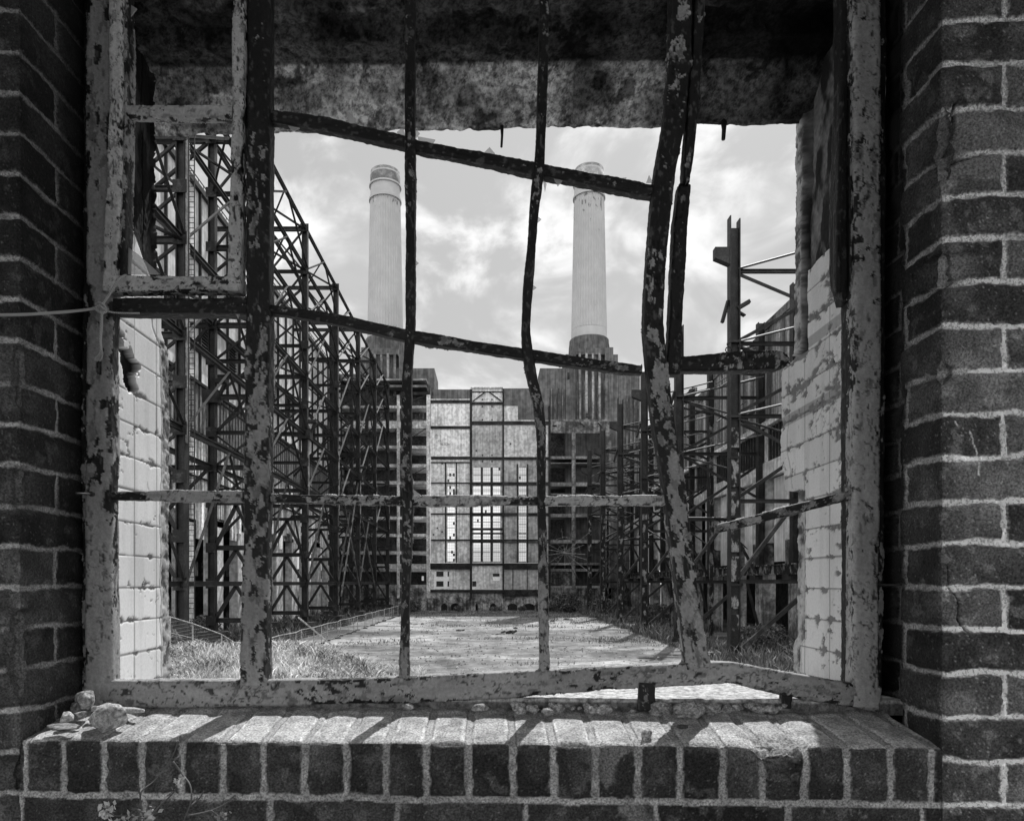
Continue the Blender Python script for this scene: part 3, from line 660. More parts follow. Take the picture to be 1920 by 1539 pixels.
# ------------------------------------------------------------------ right steel: six broken columns
XC = 21.5
RY = [61.3+17.9*k for k in range(6)]
tops = [38.6, 35.9, 36.8, 36.9, 36.4, 36.0]
rlab = ['nearest and tallest broken column of the right row, flared bracket at its head', 'second column of the right row, standing behind the bent window mullion', 'third column of the right row, just left of the bent mullion foot', 'fourth column of the right row with a box bracket', 'fifth slim column of the right row before the dark bays', 'farthest slim column of the right row, streaked white low down']
for k, y in enumerate(RY):
    f = empty('steel_column_frame', (XC, y, 0), rlab[k], 'steel column', 'broken braced columns along the right wall')
    tz = tops[k]; w = .82
    mb = MB()
    for sg in (-1, 1): mb.box(XC+sg*w/2-.05, XC+sg*w/2+.05, y-.4, y+.4, .5, tz+(.35 if sg < 0 else .1))
    mb.box(XC-w/2+.051, XC+w/2-.051, y-.04, y+.04, .5, tz-.6); col_ = mb.build('column', M['steel'], f)
    mb = MB(); rs = random.Random(k)
    z = 1.0
    while z < 20: h = rs.uniform(1.2, 3.2); mb.box(XC-w/2+.06, XC+w/2-.06, y-.30, y-.24, z, z+h, 1.0); z += h+rs.uniform(.25, .6)
    mb.build('batten_plate', M['flake'], col_)
    mb = MB()
    for z in (6.4, 12.4, 17.6, 21.2, 27.8): mb.box(XC-w/2-.08, XC+w/2+.08, y-.45, y+.45, z, z+.2)
    mb.build('splice_plate', M['steel'], col_)
    mb = MB(); mb.box(XC-1.8, XC+1.9, y-.9, y-.5, .0, .42); mb.box(XC-1.8, XC+1.9, y+.5, y+.9, 0, .42); mb.box(XC-.7, XC+.7, y-.5, y+.5, .05, .52); mb.build('base_plate', M['foot'], f)
    zb_ = tz-2.4-(.4*k); mb = MB()
    mb.add([(XC-w/2-.05, y-.35, zb_), (XC-w/2-.05, y+.35, zb_), (XC-1.75, y+.35, zb_), (XC-1.75, y-.35, zb_), (XC-w/2-.05, y-.35, zb_-1.5), (XC-w/2-.05, y+.35, zb_-1.5), (XC-1.75, y+.35, zb_-.95), (XC-1.75, y-.35, zb_-.95)],
           [(0,1,2,3), (7,6,5,4), (0,3,7,4), (1,5,6,2), (3,2,6,7), (0,4,5,1)])
    mb.build('bracket', M['steel'], f)
    mb = MB(); mb.beam((XC+.3, y, zb_-5.3), (XC+1.35, y-.1, zb_-4.7), .5, .3); mb.beam((XC+.4, y, zb_-5.6), (XC+1.0, y+.1, zb_-5.9), .4, .12)
    mb.beam((XC-.5, y, zb_-4.6), (XC-1.1, y-.2, zb_-6.6), .25, .25); mb.build('torn_plate', M['steel'], f)
    xe = XR-.7
    lv = [tz-4.4, 27.8, 21.4, 13.9, 6.8]
    for i, z in enumerate(lv):
        xx = xe if i != 3 else XR-3
        mb = MB(); mb.ibeam((XC+.4, y, z), (xe, y, z), .25, .34); mb.build('cross_beam', M['steel'], f)
        if i < 4:
            zn = lv[i+1]; xm = (XC+xe)/2
            if i < 3:
                mb = MB(); mb.angle((XC+.4, y, z-.25), (xe, y, zn+2.6), .30, (0, 1, 0)); mb.build('brace', M['steel'], f)
                mb = MB(); mb.angle((XC+.4, y+.3, zn+.3), (xe, y+.3, z-1.5), .30, (0, 1, 0)); mb.build('brace', M['steel'], f)
                mb = MB(); mb.tube([(XC+.3, y-.3, z+.1), (xe, y-2.4, z+1.7)], .10, 6, 4.0 if i else 1.5); mb.build('tube_brace', M['steel'], f)
                if i: mb = MB(); mb.tube([(XC+.3, y-.3, z-.3), (xe, y+2.4, z-1.9)], .10, 6, 3.0); mb.build('tube_brace', M['steel'], f)
            else:
                mb = MB(); mb.angle((XC+.4, y, zn+.3), (xm+1, y, z-.2), .34, (0, 1, 0), 1.6); mb.build('brace', M['steel'], f)
                mb = MB(); mb.angle((xm+1.2, y, z-.2), (xe, y, zn+1), .34, (0, 1, 0)); mb.build('brace', M['steel'], f)
    if k:
        mb = MB(); mb.ibeam((XC+4.2, y+1.5, .3), (XC+4.2, y+1.5, tz-9-1.5*(k % 3)), .45, .42, (1, 0, 0)); mb.build('inner_post', M['flake'], f)
        for q in range(7):
            z0_ = rs.uniform(9, 31); mb = MB(); x0_ = XC+.3 if q % 2 else XC+4.2
            mb.tube([(x0_, y-.2, z0_), (x0_+rs.uniform(3.5, 5.2), y+rs.uniform(-5, 5), z0_+rs.uniform(-3.5, 3.5))], .075, 5, rs.choice([1, 2.5, 4])); mb.build('loose_tube', M['steel'], f)
    mb = MB(); mb.angle((XC+.4, y, .6), (xe-1.5, y, 6.6), .34, (0, 1, 0), 1.5); mb.build('brace', M['steel'], f)
    mb = MB(); mb.angle((xe-1, y, 6.6), (xe+.3, y, 1.5), .34, (0, 1, 0)); mb.build('brace', M['steel'], f)

# ------------------------------------------------------------------ mesh fence
fm = bpy.data.materials.new('fence_mesh'); fm.use_nodes = True; t = fm.node_tree; b = t.nodes['Principled BSDF']; b.inputs['Base Color'].default_value = (.22, .22, .22, 1)
tp = nd(t, 'ShaderNodeBsdfTransparent'); ms = nd(t, 'ShaderNodeMixShader'); gg = nd(t, 'ShaderNodeNewGeometry'); sp = nd(t, 'ShaderNodeSeparateXYZ'); t.links.new(gg.outputs['Position'], sp.inputs[0])
wa = mth(t, 'LESS_THAN', mth(t, 'FRACT', mth(t, 'DIVIDE', sp.outputs[1], .09)), .10); wb = mth(t, 'LESS_THAN', mth(t, 'FRACT', mth(t, 'DIVIDE', sp.outputs[2], .22)), .08)
t.links.new(mth(t, 'MAXIMUM', wa, wb), ms.inputs[0]); t.links.new(tp.outputs[0], ms.inputs[1]); t.links.new(b.outputs[0], ms.inputs[2]); t.links.new(ms.outputs[0], t.nodes['Material Output'].inputs['Surface'])
M['galv'] = mat_far('galvanised_tube', .35, .5, 1.0, rough=.45)
fe = empty('mesh_fence', (-18.6, 60, 0), 'long temporary mesh fence in panels crossing the yard in front of the left steel', 'fence')
ys = [36.5+3.6*k for k in range(35)]; fx = lambda y: -18.6+.25*math.sin(y*.7)+(0.0 if y < 140 else -(y-140)*.0)
for k in range(len(ys)-1):
    a, b2 = (fx(ys[k]), ys[k]), (fx(ys[k+1]), ys[k+1]); za, zc = gz(*a), gz(*b2)
    mb = MB(); mb.tube([(a[0], a[1], za), (a[0], a[1], za+2.05)], .045, 6); po_ = mb.build('post', M['galv'], fe)
    mb = MB(); mb.tube([(a[0], a[1], za+2.02), (b2[0], b2[1], zc+2.02)], .035, 6); mb.build('top_rail', M['galv'], fe)
    mb = MB(); mb.tube([(a[0], a[1], za+.2), (b2[0], b2[1], zc+.2)], .025, 6); mb.tube([(a[0], a[1], za+1.1), (b2[0], b2[1], zc+1.1)], .018, 6)
    mb.build('lower_rail', M['galv'], fe)
    mb = MB(); mb.add([(a[0]+.01, a[1], za+.2), (b2[0]+.01, b2[1], zc+.2), (b2[0]+.01, b2[1], zc+2.0), (a[0]+.01, a[1], za+2.0)], [(0, 1, 2, 3)]); mb.build('mesh_panel', fm, fe)
    mb = MB(); mb.box(a[0]-.35, a[0]+.35, a[1]-.12, a[1]+.12, za-.02, za+.14); mb.build('foot_block', M['foot'], po_)
mb = MB(); mb.beam((-17.2, 62, 3.6), (-14.3, 66, .1), .12, .12, a=1.2); setp(mb.build('pole', M['galv']), 'pale pole leaning over the mesh fence towards the yard', 'pole')
# scraps on the yard
rs = random.Random(44)
for k, (px, py, w, h) in enumerate([(861, 1183, .9, .3), (948, 1188, 1.8, .5), (965, 1178, .5, .25), (1060, 1162, 1.6, .3), (1035, 1165, .7, .3), (605, 1196, .5, .2), (870, 1240, .15, .06), (1215, 1199, 1.6, .02), (930, 1189, 1.1, .12)]):
    d = EYE*FPX/(py-CY); x = (px-CX)/FPX*d
    mb = MB(); n = 5
    for q in range(n): a = rs.uniform(-w/2, w/2); mb.beam((x+a, d+rs.uniform(-.3, .3), h*.3), (x+a+rs.uniform(.2, .5)*w, d+rs.uniform(-.3, .3), h*rs.uniform(.3, .9)), h*.6, h*.5)
    where = ['dark block lying alone left of centre', 'low dark heap at the right end of the patch of rubble', 'bent scrap right of the central patch', 'dark beam lying before the tall bush', 'short scrap beside the low bush', 'scrap beside the fence feet', 'small lump in the sunlit foreground of the yard', 'flat pale board by the right footings', 'broken dark rubble at the middle of the yard'][k]
    setp(mb.build('debris', M['foot']), where, 'debris', 'scraps lying on the yard')

# ------------------------------------------------------------------ inner brick wall around the window (bricks are modelled relief)
PB = 0.0747
XLc, XRc = -0.848, 0.7735         # the two brick corners of the opening
def brickfield(u, v, v0, seed, corner=True, mort=0.0098, period=(0.2275, 0.114)):
    """relief and base grey of English bond; u = 0 is the quoin, u < 0 the face, u > 0 the reveal"""
    wu = u+0.0035*(fbm(u, v, sc=22, octv=3, seed=seed)-.5)*2; wv = v+0.0062*(fbm(u, v, sc=13, octv=3, seed=seed+5)-.5)*2
    c = np.floor((wv-v0)/PB); par = np.mod(c, 2)
    vv = wv-v0-c*PB; dv = np.minimum(vv, PB-vv)-mort/2
    a = np.abs(wu); face = wu < 0
    first = np.where(face, np.where(par == 0, .221, .1085), np.where(par == 0, .1085, .221))
    per = np.where(face, np.where(par == 0, period[0], period[1]), np.where(par == 0, period[0], period[1]))
    k = np.floor((a-first)/per); k = np.maximum(k, -1)
    j0 = np.where(k < 0, -9.0, first+k*per); j1 = first+(k+1)*per
    jit = (hsh(k, c, np.where(face, 1, 2), seed+9)-.5)*.008
    du = np.minimum(a-j0, j1+jit*0-a)-mort/2
    bid = np.where(k < 0, 0, (k+1)*np.where(face, -1, 1))
    return np.minimum(du, dv), hsh(bid, c, c*0, seed+3), hsh(bid, c, c*0+1, seed+4), vv
def relief(e, r1, r2, u, v, seed, mortar_dark=0.0, w3=None):
    w = fbm(u, v, w3, sc=70, octv=3, seed=seed+11); lo = fbm(u, v, w3, sc=9, octv=3, seed=seed+12); hi = fbm(u, v, w3, sc=330, octv=2, seed=seed+13)
    ee = e+(w-.5)*.0085
    ch = sst(.62, .74, fbm(u, v, w3, sc=14, octv=3, seed=seed+14))*sst(.022, .0, e)      # knocked corners
    brick = sst(-.0008, .0016, ee)
    rnd = -.0032*np.exp(-np.maximum(ee, 0)/.0035)
    hb = (r1-.5)*.003+rnd+(lo-.5)*.0035+(hi-.5)*.0010-ch*.006
    hm = -.0042+(w-.5)*.0035+(hi-.5)*.0014+(lo-.5)*.003
    h = hb*brick+hm*(1-brick)
    crack = np.exp(-((ee+.0003)/.0007)**2)*sst(.42, .55, fbm(u, v, w3, sc=26, octv=3, seed=seed+15))
    h = h-crack*.003
    tone = .032+.075*r2**1.5
    blot = .6+.6*sst(.35, .7, fbm(u, v, w3, sc=24, octv=4, seed=seed+16))
    lime = sst(.64, .72, fbm(u, v, w3, sc=38, octv=4, seed=seed+17))*.05
    ab = (tone*blot+lime)*(.8+.4*hi)
    speck = sst(.76, .84, hi)*.10
    am = (.33+.20*lo)*(.5+1.0*w)*(1-mortar_dark)
    alb = (ab+speck)*brick+am*(1-brick)
    return h, alb*(1-.75*crack)

bw_ = empty('brick_wall', (0, 1.25, EYE-.7), 'dark weathered brick wall framing the broken window, with thick pale mortar', 'wall')
def jamb(name, side, xc, v0, seed, front_ext=1.6, back=0.5, step_at=None):
    yc = yf(xc)
    us = np.concatenate([-np.geomspace(.36, front_ext, 50)[::-1], np.arange(-.355, -.010, .0024), np.arange(-.010, .010, .001), np.arange(.010, .235, .0022), np.arange(.24, back+.001, .01)])
    vs = np.arange(-.72, 1.36, .0024)
    U, V = np.meshgrid(us, vs, indexing='ij')
    # plan path with a rounded quoin
    r = .006
    X = np.where(U < 0, xc+side*np.maximum(-U, 0), xc); Y = np.where(U < 0, yf(xc+side*np.maximum(-U, 0)), yc+np.maximum(U, 0))
    t = np.clip((U+r)/(2*r), 0, 1); ang = t*math.pi/2
    nx = -side*np.sin(ang); ny = -np.cos(ang)
    cut = (1-np.abs(2*t-1))*r*.42
    X = X-nx*cut; Y = Y-ny*cut
    if step_at is not None:
        st = sst(step_at, step_at+.006, U+.004*(fbm(U, V, sc=30, seed=seed)-.5)); X = X+side*st*.055
    e, r1, r2, vv = brickfield(U, V, v0, seed)
    reveal_shade = 1-.38*sst(.000, .004, U+.004*(fbm(U, V, sc=50, octv=3, seed=seed+51)-.5))  # shade of the reveal painted into the brick colour past the quoin
    h, alb = relief(e, r1, r2, U, V, seed)
    # a few large broken quoins
    brk = sst(.58, .67, fbm(V*0+3.3, V, sc=11, octv=2, seed=seed+31))*sst(.085, .0, np.abs(U)+.03*(fbm(U, V, sc=40, octv=3, seed=seed+32)-.5))
    h = h-brk*.019*(.4+1.2*fbm(U, V, sc=55, octv=4, seed=seed+33)); alb = alb*(1-brk)+brk*(.10+.07*fbm(U, V, sc=60, octv=3, seed=seed+34))
    if side > 0:
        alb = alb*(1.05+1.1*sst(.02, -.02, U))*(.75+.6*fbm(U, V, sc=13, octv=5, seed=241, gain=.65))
        XX = xc+np.maximum(-U, 0)
        def seg(p, q, wd, ns):
            ax, az = (p[0]-CX)/FPX*1.185, (CY-p[1])/FPX*1.185; bx, bz = (q[0]-CX)/FPX*1.185, (CY-q[1])/FPX*1.185
            xx = XX+ns*(fbm(U, V, sc=60, octv=4, seed=242)-.5); t_ = np.clip(((xx-ax)*(bx-ax)+(V-az)*(bz-az))/((bx-ax)**2+(bz-az)**2), 0, 1)
            return sst(wd, wd*.5, np.hypot(xx-ax-t_*(bx-ax), V-az-t_*(bz-az)))*(U < 0)
        for p, q in (((1821, 809), (1838, 852)), ((1841, 866), (1840, 890)), ((1793, 788), (1797, 796))): m_ = seg(p, q, .0016, .002); alb = alb*(1-m_)+.75*m_
        for p, q in (((1781, 1062), (1786, 1100)), ((1786, 1100), (1800, 1125)), ((1800, 1125), (1803, 1165)), ((1803, 1165), (1816, 1182)), ((1796, 190), (1799, 250)), ((1780, 300), (1850, 285))): m_ = seg(p, q, .0022, .012); alb = alb*(1-.9*m_); h = h-m_*.006
        sp_ = sst(.60, .66, fbm(U, V, sc=11, octv=5, seed=243, gain=.6)); h = h-sp_*.006*fbm(U, V, sc=80, octv=4, seed=244); alb = alb*(1+.35*sp_*(fbm(U, V, sc=90, octv=3, seed=245)-.3))
    recess_top_shade = 1-(.62 if side > 0 else .45)*sst(.09, .13 if side > 0 else .17, U)-.35*sst(.3, 1.0, V)  # shade painted into the deep recess and towards the top
    alb = alb*reveal_shade*recess_top_shade*(.8+.5*fbm(U, V, sc=3.1, octv=3, seed=seed+41))
    P = np.stack([X+nx*h, Y+ny*h, EYE+V], -1)
    return gridobj(name, P, alb, M['brick'], bw_, flip=(side < 0))
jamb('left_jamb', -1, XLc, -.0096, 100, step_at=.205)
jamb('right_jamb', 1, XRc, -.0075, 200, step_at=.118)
# sill: bricks on edge and the courses under them, one sheet folded over the front arris
JX = [45,117,193,265,339,416,493,570,648,724,800,879,963,1038,1117,1197,1276,1357,1431,1511,1590,1673,1750]
def sill():
    xs = np.arange(-.852, .7775, .0024)
    zs_ = -.2825
    ts = np.concatenate([np.arange(-.44, -.012, .0024), np.arange(-.012, .012, .001), np.arange(.012, .190, .0022)])
    Xg, T = np.meshgrid(xs, ts, indexing='ij')
    jx = np.array([(p-CX)/FPX*yf((p-CX)/FPX*1.22) for p in JX]); jx = np.concatenate([[jx[0]-.075], jx, [jx[-1]+.075]])
    seed = 300
    wx = Xg+.0028*(fbm(Xg, T, sc=26, octv=3, seed=seed)-.5)*2
    idx = np.clip(np.searchsorted(jx, wx)-1, 0, len(jx)-2)
    du = np.minimum(wx-jx[idx], jx[idx+1]-wx)-.0062
    wt = T+.003*(fbm(Xg, T, sc=20, octv=3, seed=seed+1)-.5)*2
    hs = .094
    soldier = wt > -hs-.006
    dvs = wt+hs                                           # lower end of the bricks on edge
    es = np.where(wt > -.02, du, np.minimum(du, dvs))
    e2, r1b, r2b, _ = brickfield(np.abs(Xg+.85)+.335, wt+hs+.0115+.0745, 0.0062, 310)
    e = np.where(soldier, es, np.where(wt > -hs-.0115, -.004, e2))
    r1 = np.where(soldier, hsh(idx, idx*0, idx*0, 41), r1b); r2 = np.where(soldier, hsh(idx, idx*0, idx*0, 42)*.55+.2, r2b)
    h, alb = relief(e, r1, r2, Xg, T, 320)
    top = sst(-.004, .006, T)
    r = .007; t = np.clip((T+r)/(2*r), 0, 1); ang = t*math.pi/2
    ny, nz = -np.cos(ang), np.sin(ang)
    front = yf(Xg)
    Y = front+np.maximum(T, 0); Z = zs_+np.minimum(T, 0)+.145*np.maximum(T, 0)
    cut = (1-np.abs(2*t-1))*r*.42; Y = Y-ny*cut; Z = Z-nz*cut
    # broken front arrises, worst on a few bricks towards the right
    cx_ = fbm(Xg, T*0, sc=17, octv=3, seed=77); big = np.exp(-((Xg-(1465-CX)/FPX*1.2)/.035)**2)+.65*np.exp(-((Xg-(1420-CX)/FPX*1.2)/.03)**2)+.35*np.exp(-((Xg-(1330-CX)/FPX*1.2)/.03)**2)+.4*np.exp(-((Xg-(222-CX)/FPX*1.23)/.02)**2)+.3*np.exp(-((Xg-(965-CX)/FPX*1.22)/.012)**2)
    br = (sst(.55, .72, cx_)*.5+big)*sst(.012+.04*np.minimum(big, 1), 0, np.abs(T)+.012*(fbm(Xg, T, sc=60, octv=3, seed=78)-.5))
    step = np.floor(fbm(Xg, T, sc=24, octv=3, seed=79)*9)/9
    fis = np.exp(-(np.abs(fbm(Xg*.6, T*1.6, sc=30, octv=4, seed=86)-.5)/.012)**2)*np.clip(big*1.6, 0, 1)*sst(.07, .03, np.abs(T)); alb = alb*(1-.8*fis)
    h = h-fis*.006-np.minimum(br, 1.1)*(.010+.014*np.clip(big, 0, 1))*(.35+1.4*step); fresh = np.clip(br*1.3, 0, 1)
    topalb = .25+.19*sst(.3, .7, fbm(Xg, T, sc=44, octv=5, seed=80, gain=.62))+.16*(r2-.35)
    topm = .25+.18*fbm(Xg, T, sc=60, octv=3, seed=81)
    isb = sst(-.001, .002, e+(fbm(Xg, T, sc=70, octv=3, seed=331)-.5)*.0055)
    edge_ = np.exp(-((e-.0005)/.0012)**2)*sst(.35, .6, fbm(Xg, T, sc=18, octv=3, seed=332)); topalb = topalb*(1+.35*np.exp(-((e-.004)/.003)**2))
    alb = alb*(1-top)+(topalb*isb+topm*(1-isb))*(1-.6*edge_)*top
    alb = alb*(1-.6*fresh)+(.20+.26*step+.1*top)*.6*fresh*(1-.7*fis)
    # lime run down the face under x 1160
    xr = (1165-CX)/FPX*1.2; run = sst(.52, .62, fbm(Xg, T, sc=26, octv=4, seed=82)+.22*np.exp(-((Xg-xr-.02*np.sin(T*40))/.03)**2)-.10)*np.exp(-((Xg-xr)/.06)**2)*(T < 0)
    alb = alb*(1-.8*run)+.24*.8*run
    h = np.where(T > .012, h*.7, h)
    # the last two centimetres are loose mortar
    rub = sst(.150, .162, T+.012*(fbm(Xg, T*0+2, sc=20, octv=3, seed=83)-.5))
    h = h+rub*(.007*fbm(Xg, T, sc=45, octv=4, seed=84)-.001); alb = alb*(1-rub)+rub*(.18+.22*fbm(Xg, T, sc=70, octv=3, seed=85))
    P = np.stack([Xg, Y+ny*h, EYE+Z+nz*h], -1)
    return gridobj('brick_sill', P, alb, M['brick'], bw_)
sill()
mb = MB()                                         # body of the wall behind the relief, so it is solid from any side
mb.box(-2.3, XLc-.03, 1.31, 1.50, EYE-2.5, EYE+2.2); mb.box(XRc+.075, 2.3, 1.26, 1.48, EYE-2.5, EYE+2.2)
mb.box(XLc-.03, XRc+.075, 1.30, 1.44, EYE-2.5, EYE-.33)
mb.box(-2.3, -1.0, 1.285, 1.30, EYE-2.5, EYE+2.2); mb.build('wall_core', M['brick'], bw_).data.attributes['alb'].data.foreach_set('value', [.06]*len(bw_.children[-1].data.vertices))

# ------------------------------------------------------------------ outer wall: tiled reveals, stone sill, concrete lintels
ow = empty('outer_wall', (0, 1.6, EYE-.4), 'outer wall skin with glazed brick reveals, bright stone sill and crumbling concrete lintels', 'wall')
def reveal(name, side, x0, dlist, outer, rough_top, seed, rowphase):
    ds = np.arange(1.44, 1.96, .0027); zs = np.arange(-.30, 1.30, .0027)
    D, Z = np.meshgrid(ds, zs, indexing='ij')
    do = np.interp(zs, [o[0] for o in outer], [o[1] for o in outer])+.012*(fbm(zs, zs*0+seed, sc=25, octv=4, seed=seed)-.5)
    DO = np.broadcast_to(do[None, :], D.shape)
    pitch = .0745
    row = np.floor((Z-rowphase)/pitch); vv = Z-rowphase-row*pitch; dv = np.minimum(vv, pitch-vv)
    j = np.full_like(D, 9.0); col = np.zeros_like(D)
    par = np.mod(row, 2)
    for i, (a, b) in enumerate(dlist):
        jp = np.where(par == 0, a, b); j = np.minimum(j, np.abs(D-jp)); col = col+(D > jp)
    e = np.minimum(dv-.0012, j-.0010)
    rr = hsh(row, col, row*0, seed); tint = hsh(row, col, row*0+3, seed)
    joint = 1-sst(-.0002, .0009, e)
    chip = sst(.60, .625, fbm(D, Z*1.6, sc=30, octv=6, seed=seed+3, gain=.62)*.75+.105+.17*np.exp(-dv/.005)-.035*(side < 0)+(.045*sst(.15, .5, Z) if side > 0 else 0))
    tile = 1-chip
    lowf = fbm(D, Z, sc=5, octv=3, seed=seed+2)
    craze = np.exp(-(np.abs(fbm(D, Z, sc=30, octv=2, seed=seed+8)-.5)/.012)**2)
    base = (.80 if side < 0 else .68)
    alb = base*(.88+.2*tint)*(.92+.14*lowf)*(1-.10*craze)
    if side > 0: alb = np.where(((Z > .589) & (Z < .617)) | ((Z > .423) & (Z < .451)), alb*.55, alb)
    alb = alb*(1-joint*.72); alb = alb*tile+chip*(.15+.12*fbm(D, Z, sc=90, octv=3, seed=seed+4))
    crkr = np.exp(-(np.abs(fbm(D, Z*.6, sc=13, octv=4, seed=seed+21)-.5)/.0035)**2)*sst(.52, .6, fbm(D, Z, sc=6, octv=2, seed=seed+22)); alb = alb*(1-.75*crkr)*(1-.10*sst(.5, .7, fbm(D, Z*.12, sc=40, octv=3, seed=seed+23)))
    h = -joint*.0012-crkr*.002-chip*.003*(.5+fbm(D, Z, sc=70, octv=4, seed=seed+5))+(rr-.5)*.0014
    # rough masonry where the glazed facing has fallen away
    hole = np.zeros_like(D)
    if side < 0: hole = sst(0, .05, 1-((D-1.575)/.048)**2-((Z-.485+.5*(D-1.575))/.052)**2+2.6*(fbm(D, Z, sc=34, octv=4, seed=seed+30)-.5))
    edge = .016*(fbm(D, Z, sc=22, octv=4, seed=seed+6)-.5)
    rt = sst(-.004, .004, rough_top(D, Z)+edge)
    rg = fbm(D, Z*.45, sc=30, octv=5, seed=seed+7); rg2 = fbm(D, Z, sc=110, octv=3, seed=seed+9)
    rt = np.maximum(rt, hole)
    h = h*(1-rt)+rt*(-.012-.013*rg-.003*rg2)
    alb = alb*(1-rt)+rt*((.014 if side < 0 else .03)+(.05 if side < 0 else .16)*sst(.46, .66, rg)*(.4+1.2*rg2))
    # grey render strip along the outer arris
    stp = sst(-.003, .003, D-(DO-.040)+.5*edge*(1 if side < 0 else 1.2))*((Z < .60) if side < 0 else ((Z < .24) | (Z > .60)))
    rg3 = fbm(D, Z, sc=45, octv=5, seed=seed+33, gain=.65); h = h*(1-stp)+stp*(.004*rg2+.010*rg3-.008); alb = alb*(1-stp)+stp*(.10+.34*sst(.35, .65, rg3))*(.6+.8*rg2)
    crk = np.exp(-((D-(DO-.046)+.9*edge)/.0017)**2)*(Z < rough_z if False else 1); alb = alb*(1-.8*crk); h = h-.006*crk
    over = np.maximum(D-DO, 0)
    X = x0+side*(over*1.0)-side*h*1.0; Y = np.minimum(D, DO+.004*rg)
    X = np.where(over > 0, x0+side*over*3.0-side*h*.3, X)
    P = np.stack([X, Y, EYE+Z], -1)
    return gridobj(name, P, alb, M['tile'], ow, flip=(side > 0))
def rt_left(D, Z):   # above this line the tile is gone
    return np.maximum(Z-(.80-.9*(D-1.60)), -9)
def rt_right(D, Z):
    return np.maximum(Z-.79, np.minimum((D-1.752), Z-.59))
reveal('left_reveal', -1, -.819, [(1.594, 1.594), (1.700, 1.700)], [(-.3, 1.775), (.1, 1.765), (.35, 1.77), (.58, 1.765), (.62, 1.725), (1.3, 1.705)], rt_left, 400, -.012)
reveal('right_reveal', 1, .800, [(1.5, 1.48), (1.638, 1.638), (1.766, 1.766)], [(-.3, 1.84), (-.16, 1.83), (-.14, 1.808), (.235, 1.808), (.25, 1.885), (.35, 1.915), (.585, 1.905), (.605, 1.83), (1.3, 1.815)], rt_right, 500, -.014)
mb = MB()
mb.box(-3.0, -.850, 1.54, 1.695, EYE-3, EYE+2.4); mb.box(-3.0, -.850, 1.695, 1.72, EYE-3, EYE+.5)
mb.box(.830, 3.0, 1.50, 1.78, EYE-3, EYE+2.4)
o = mb.build('wall_body', M['render'], ow); o.data.attributes['alb'].data.foreach_set('value', [.14]*len(o.data.vertices))
# lintels: stepped concrete soffits and risers in one folded sheet each
def fold(name, path, x0, x1, albf, hf, seed, mat='render', tilt=0.0, dx=.0032, shear=0.0):
    xs = np.arange(x0, x1, dx); pts = []; nn = []
    for i in range(len(path)-1):
        p, q = np.array(path[i]), np.array(path[i+1]); L = np.linalg.norm(q-p); n = max(2, int(L/dx)); d = (q-p)/L
        for k in range(n+(1 if i == len(path)-2 else 0)): pts.append(p+(q-p)*k/n); nn.append([d[1], -d[0]])
    pts = np.array(pts); nn = np.array(nn)
    ker = np.ones(5)/5; nn = np.stack([np.convolve(np.pad(nn[:, i], 2, 'edge'), ker, 'valid') for i in (0, 1)], -1)
    Xg, I = np.meshgrid(xs, np.arange(len(pts)), indexing='ij'); Yp = pts[I, 0]; Zp = pts[I, 1]; S_ = np.cumsum(np.concatenate([[0], np.linalg.norm(np.diff(pts, axis=0), axis=1)]))[I]
    h = hf(Xg, S_); alb = albf(Xg, S_, Yp)
    P = np.stack([Xg, Yp+nn[I, 0]*h-shear*Xg, EYE+Zp+nn[I, 1]*h+tilt*Xg], -1)
    return gridobj(name, P, alb, M[mat], ow)
hl = lambda X, s: .010*(fbm(X, s, sc=9, octv=3, seed=600)-.5)+.011*(fbm(X, s, sc=34, octv=5, seed=601)-.5)+.006*sst(.5, .62, fbm(X, s, sc=16, octv=4, seed=605))
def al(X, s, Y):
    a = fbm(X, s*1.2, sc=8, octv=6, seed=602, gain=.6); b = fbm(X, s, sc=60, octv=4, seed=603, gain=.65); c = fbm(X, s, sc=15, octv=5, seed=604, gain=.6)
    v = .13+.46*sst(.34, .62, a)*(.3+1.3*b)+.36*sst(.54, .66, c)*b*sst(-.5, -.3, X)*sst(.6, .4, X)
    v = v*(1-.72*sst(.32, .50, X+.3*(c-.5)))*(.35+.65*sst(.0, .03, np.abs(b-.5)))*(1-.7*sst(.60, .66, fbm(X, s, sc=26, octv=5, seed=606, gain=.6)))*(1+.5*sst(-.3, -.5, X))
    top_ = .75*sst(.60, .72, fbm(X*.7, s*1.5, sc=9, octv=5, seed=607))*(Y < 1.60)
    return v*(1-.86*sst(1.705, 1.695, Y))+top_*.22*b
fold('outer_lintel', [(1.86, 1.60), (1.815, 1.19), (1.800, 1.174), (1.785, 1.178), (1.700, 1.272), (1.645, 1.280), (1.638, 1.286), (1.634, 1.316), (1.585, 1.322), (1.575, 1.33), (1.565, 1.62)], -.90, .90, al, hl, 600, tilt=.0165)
mb = MB(); mb.box(-3, 3, 1.60, 1.80, EYE+1.38, EYE+2.4); o = mb.build('lintel_core', M['render'], ow); o.data.attributes['alb'].data.foreach_set('value', [.14]*8)
ha = lambda X, s: .004*(fbm(X, s, sc=12, octv=3, seed=610)-.5)+.0025*(fbm(X, s, sc=60, octv=3, seed=611)-.5)
def as_(X, s, Y):
    v = .38+.16*fbm(X, s, sc=14, octv=5, seed=612)
    return np.where(s < .024, .10+.12*fbm(X, s, sc=60, octv=3, seed=613), v)
fold('stone_sill', [(1.3985, -.262), (1.4005, -.2335), (1.402, -.2320), (1.775, -.2490), (1.785, -.255), (1.79, -.40)][::1], -.84, .82, as_, lambda X, s: -ha(X, s), 610, dx=.004, shear=.037)
bpy.context.view_layer.update()
for o in ow.children:
    if o.name.startswith('stone_sill'): o.data.flip_normals()
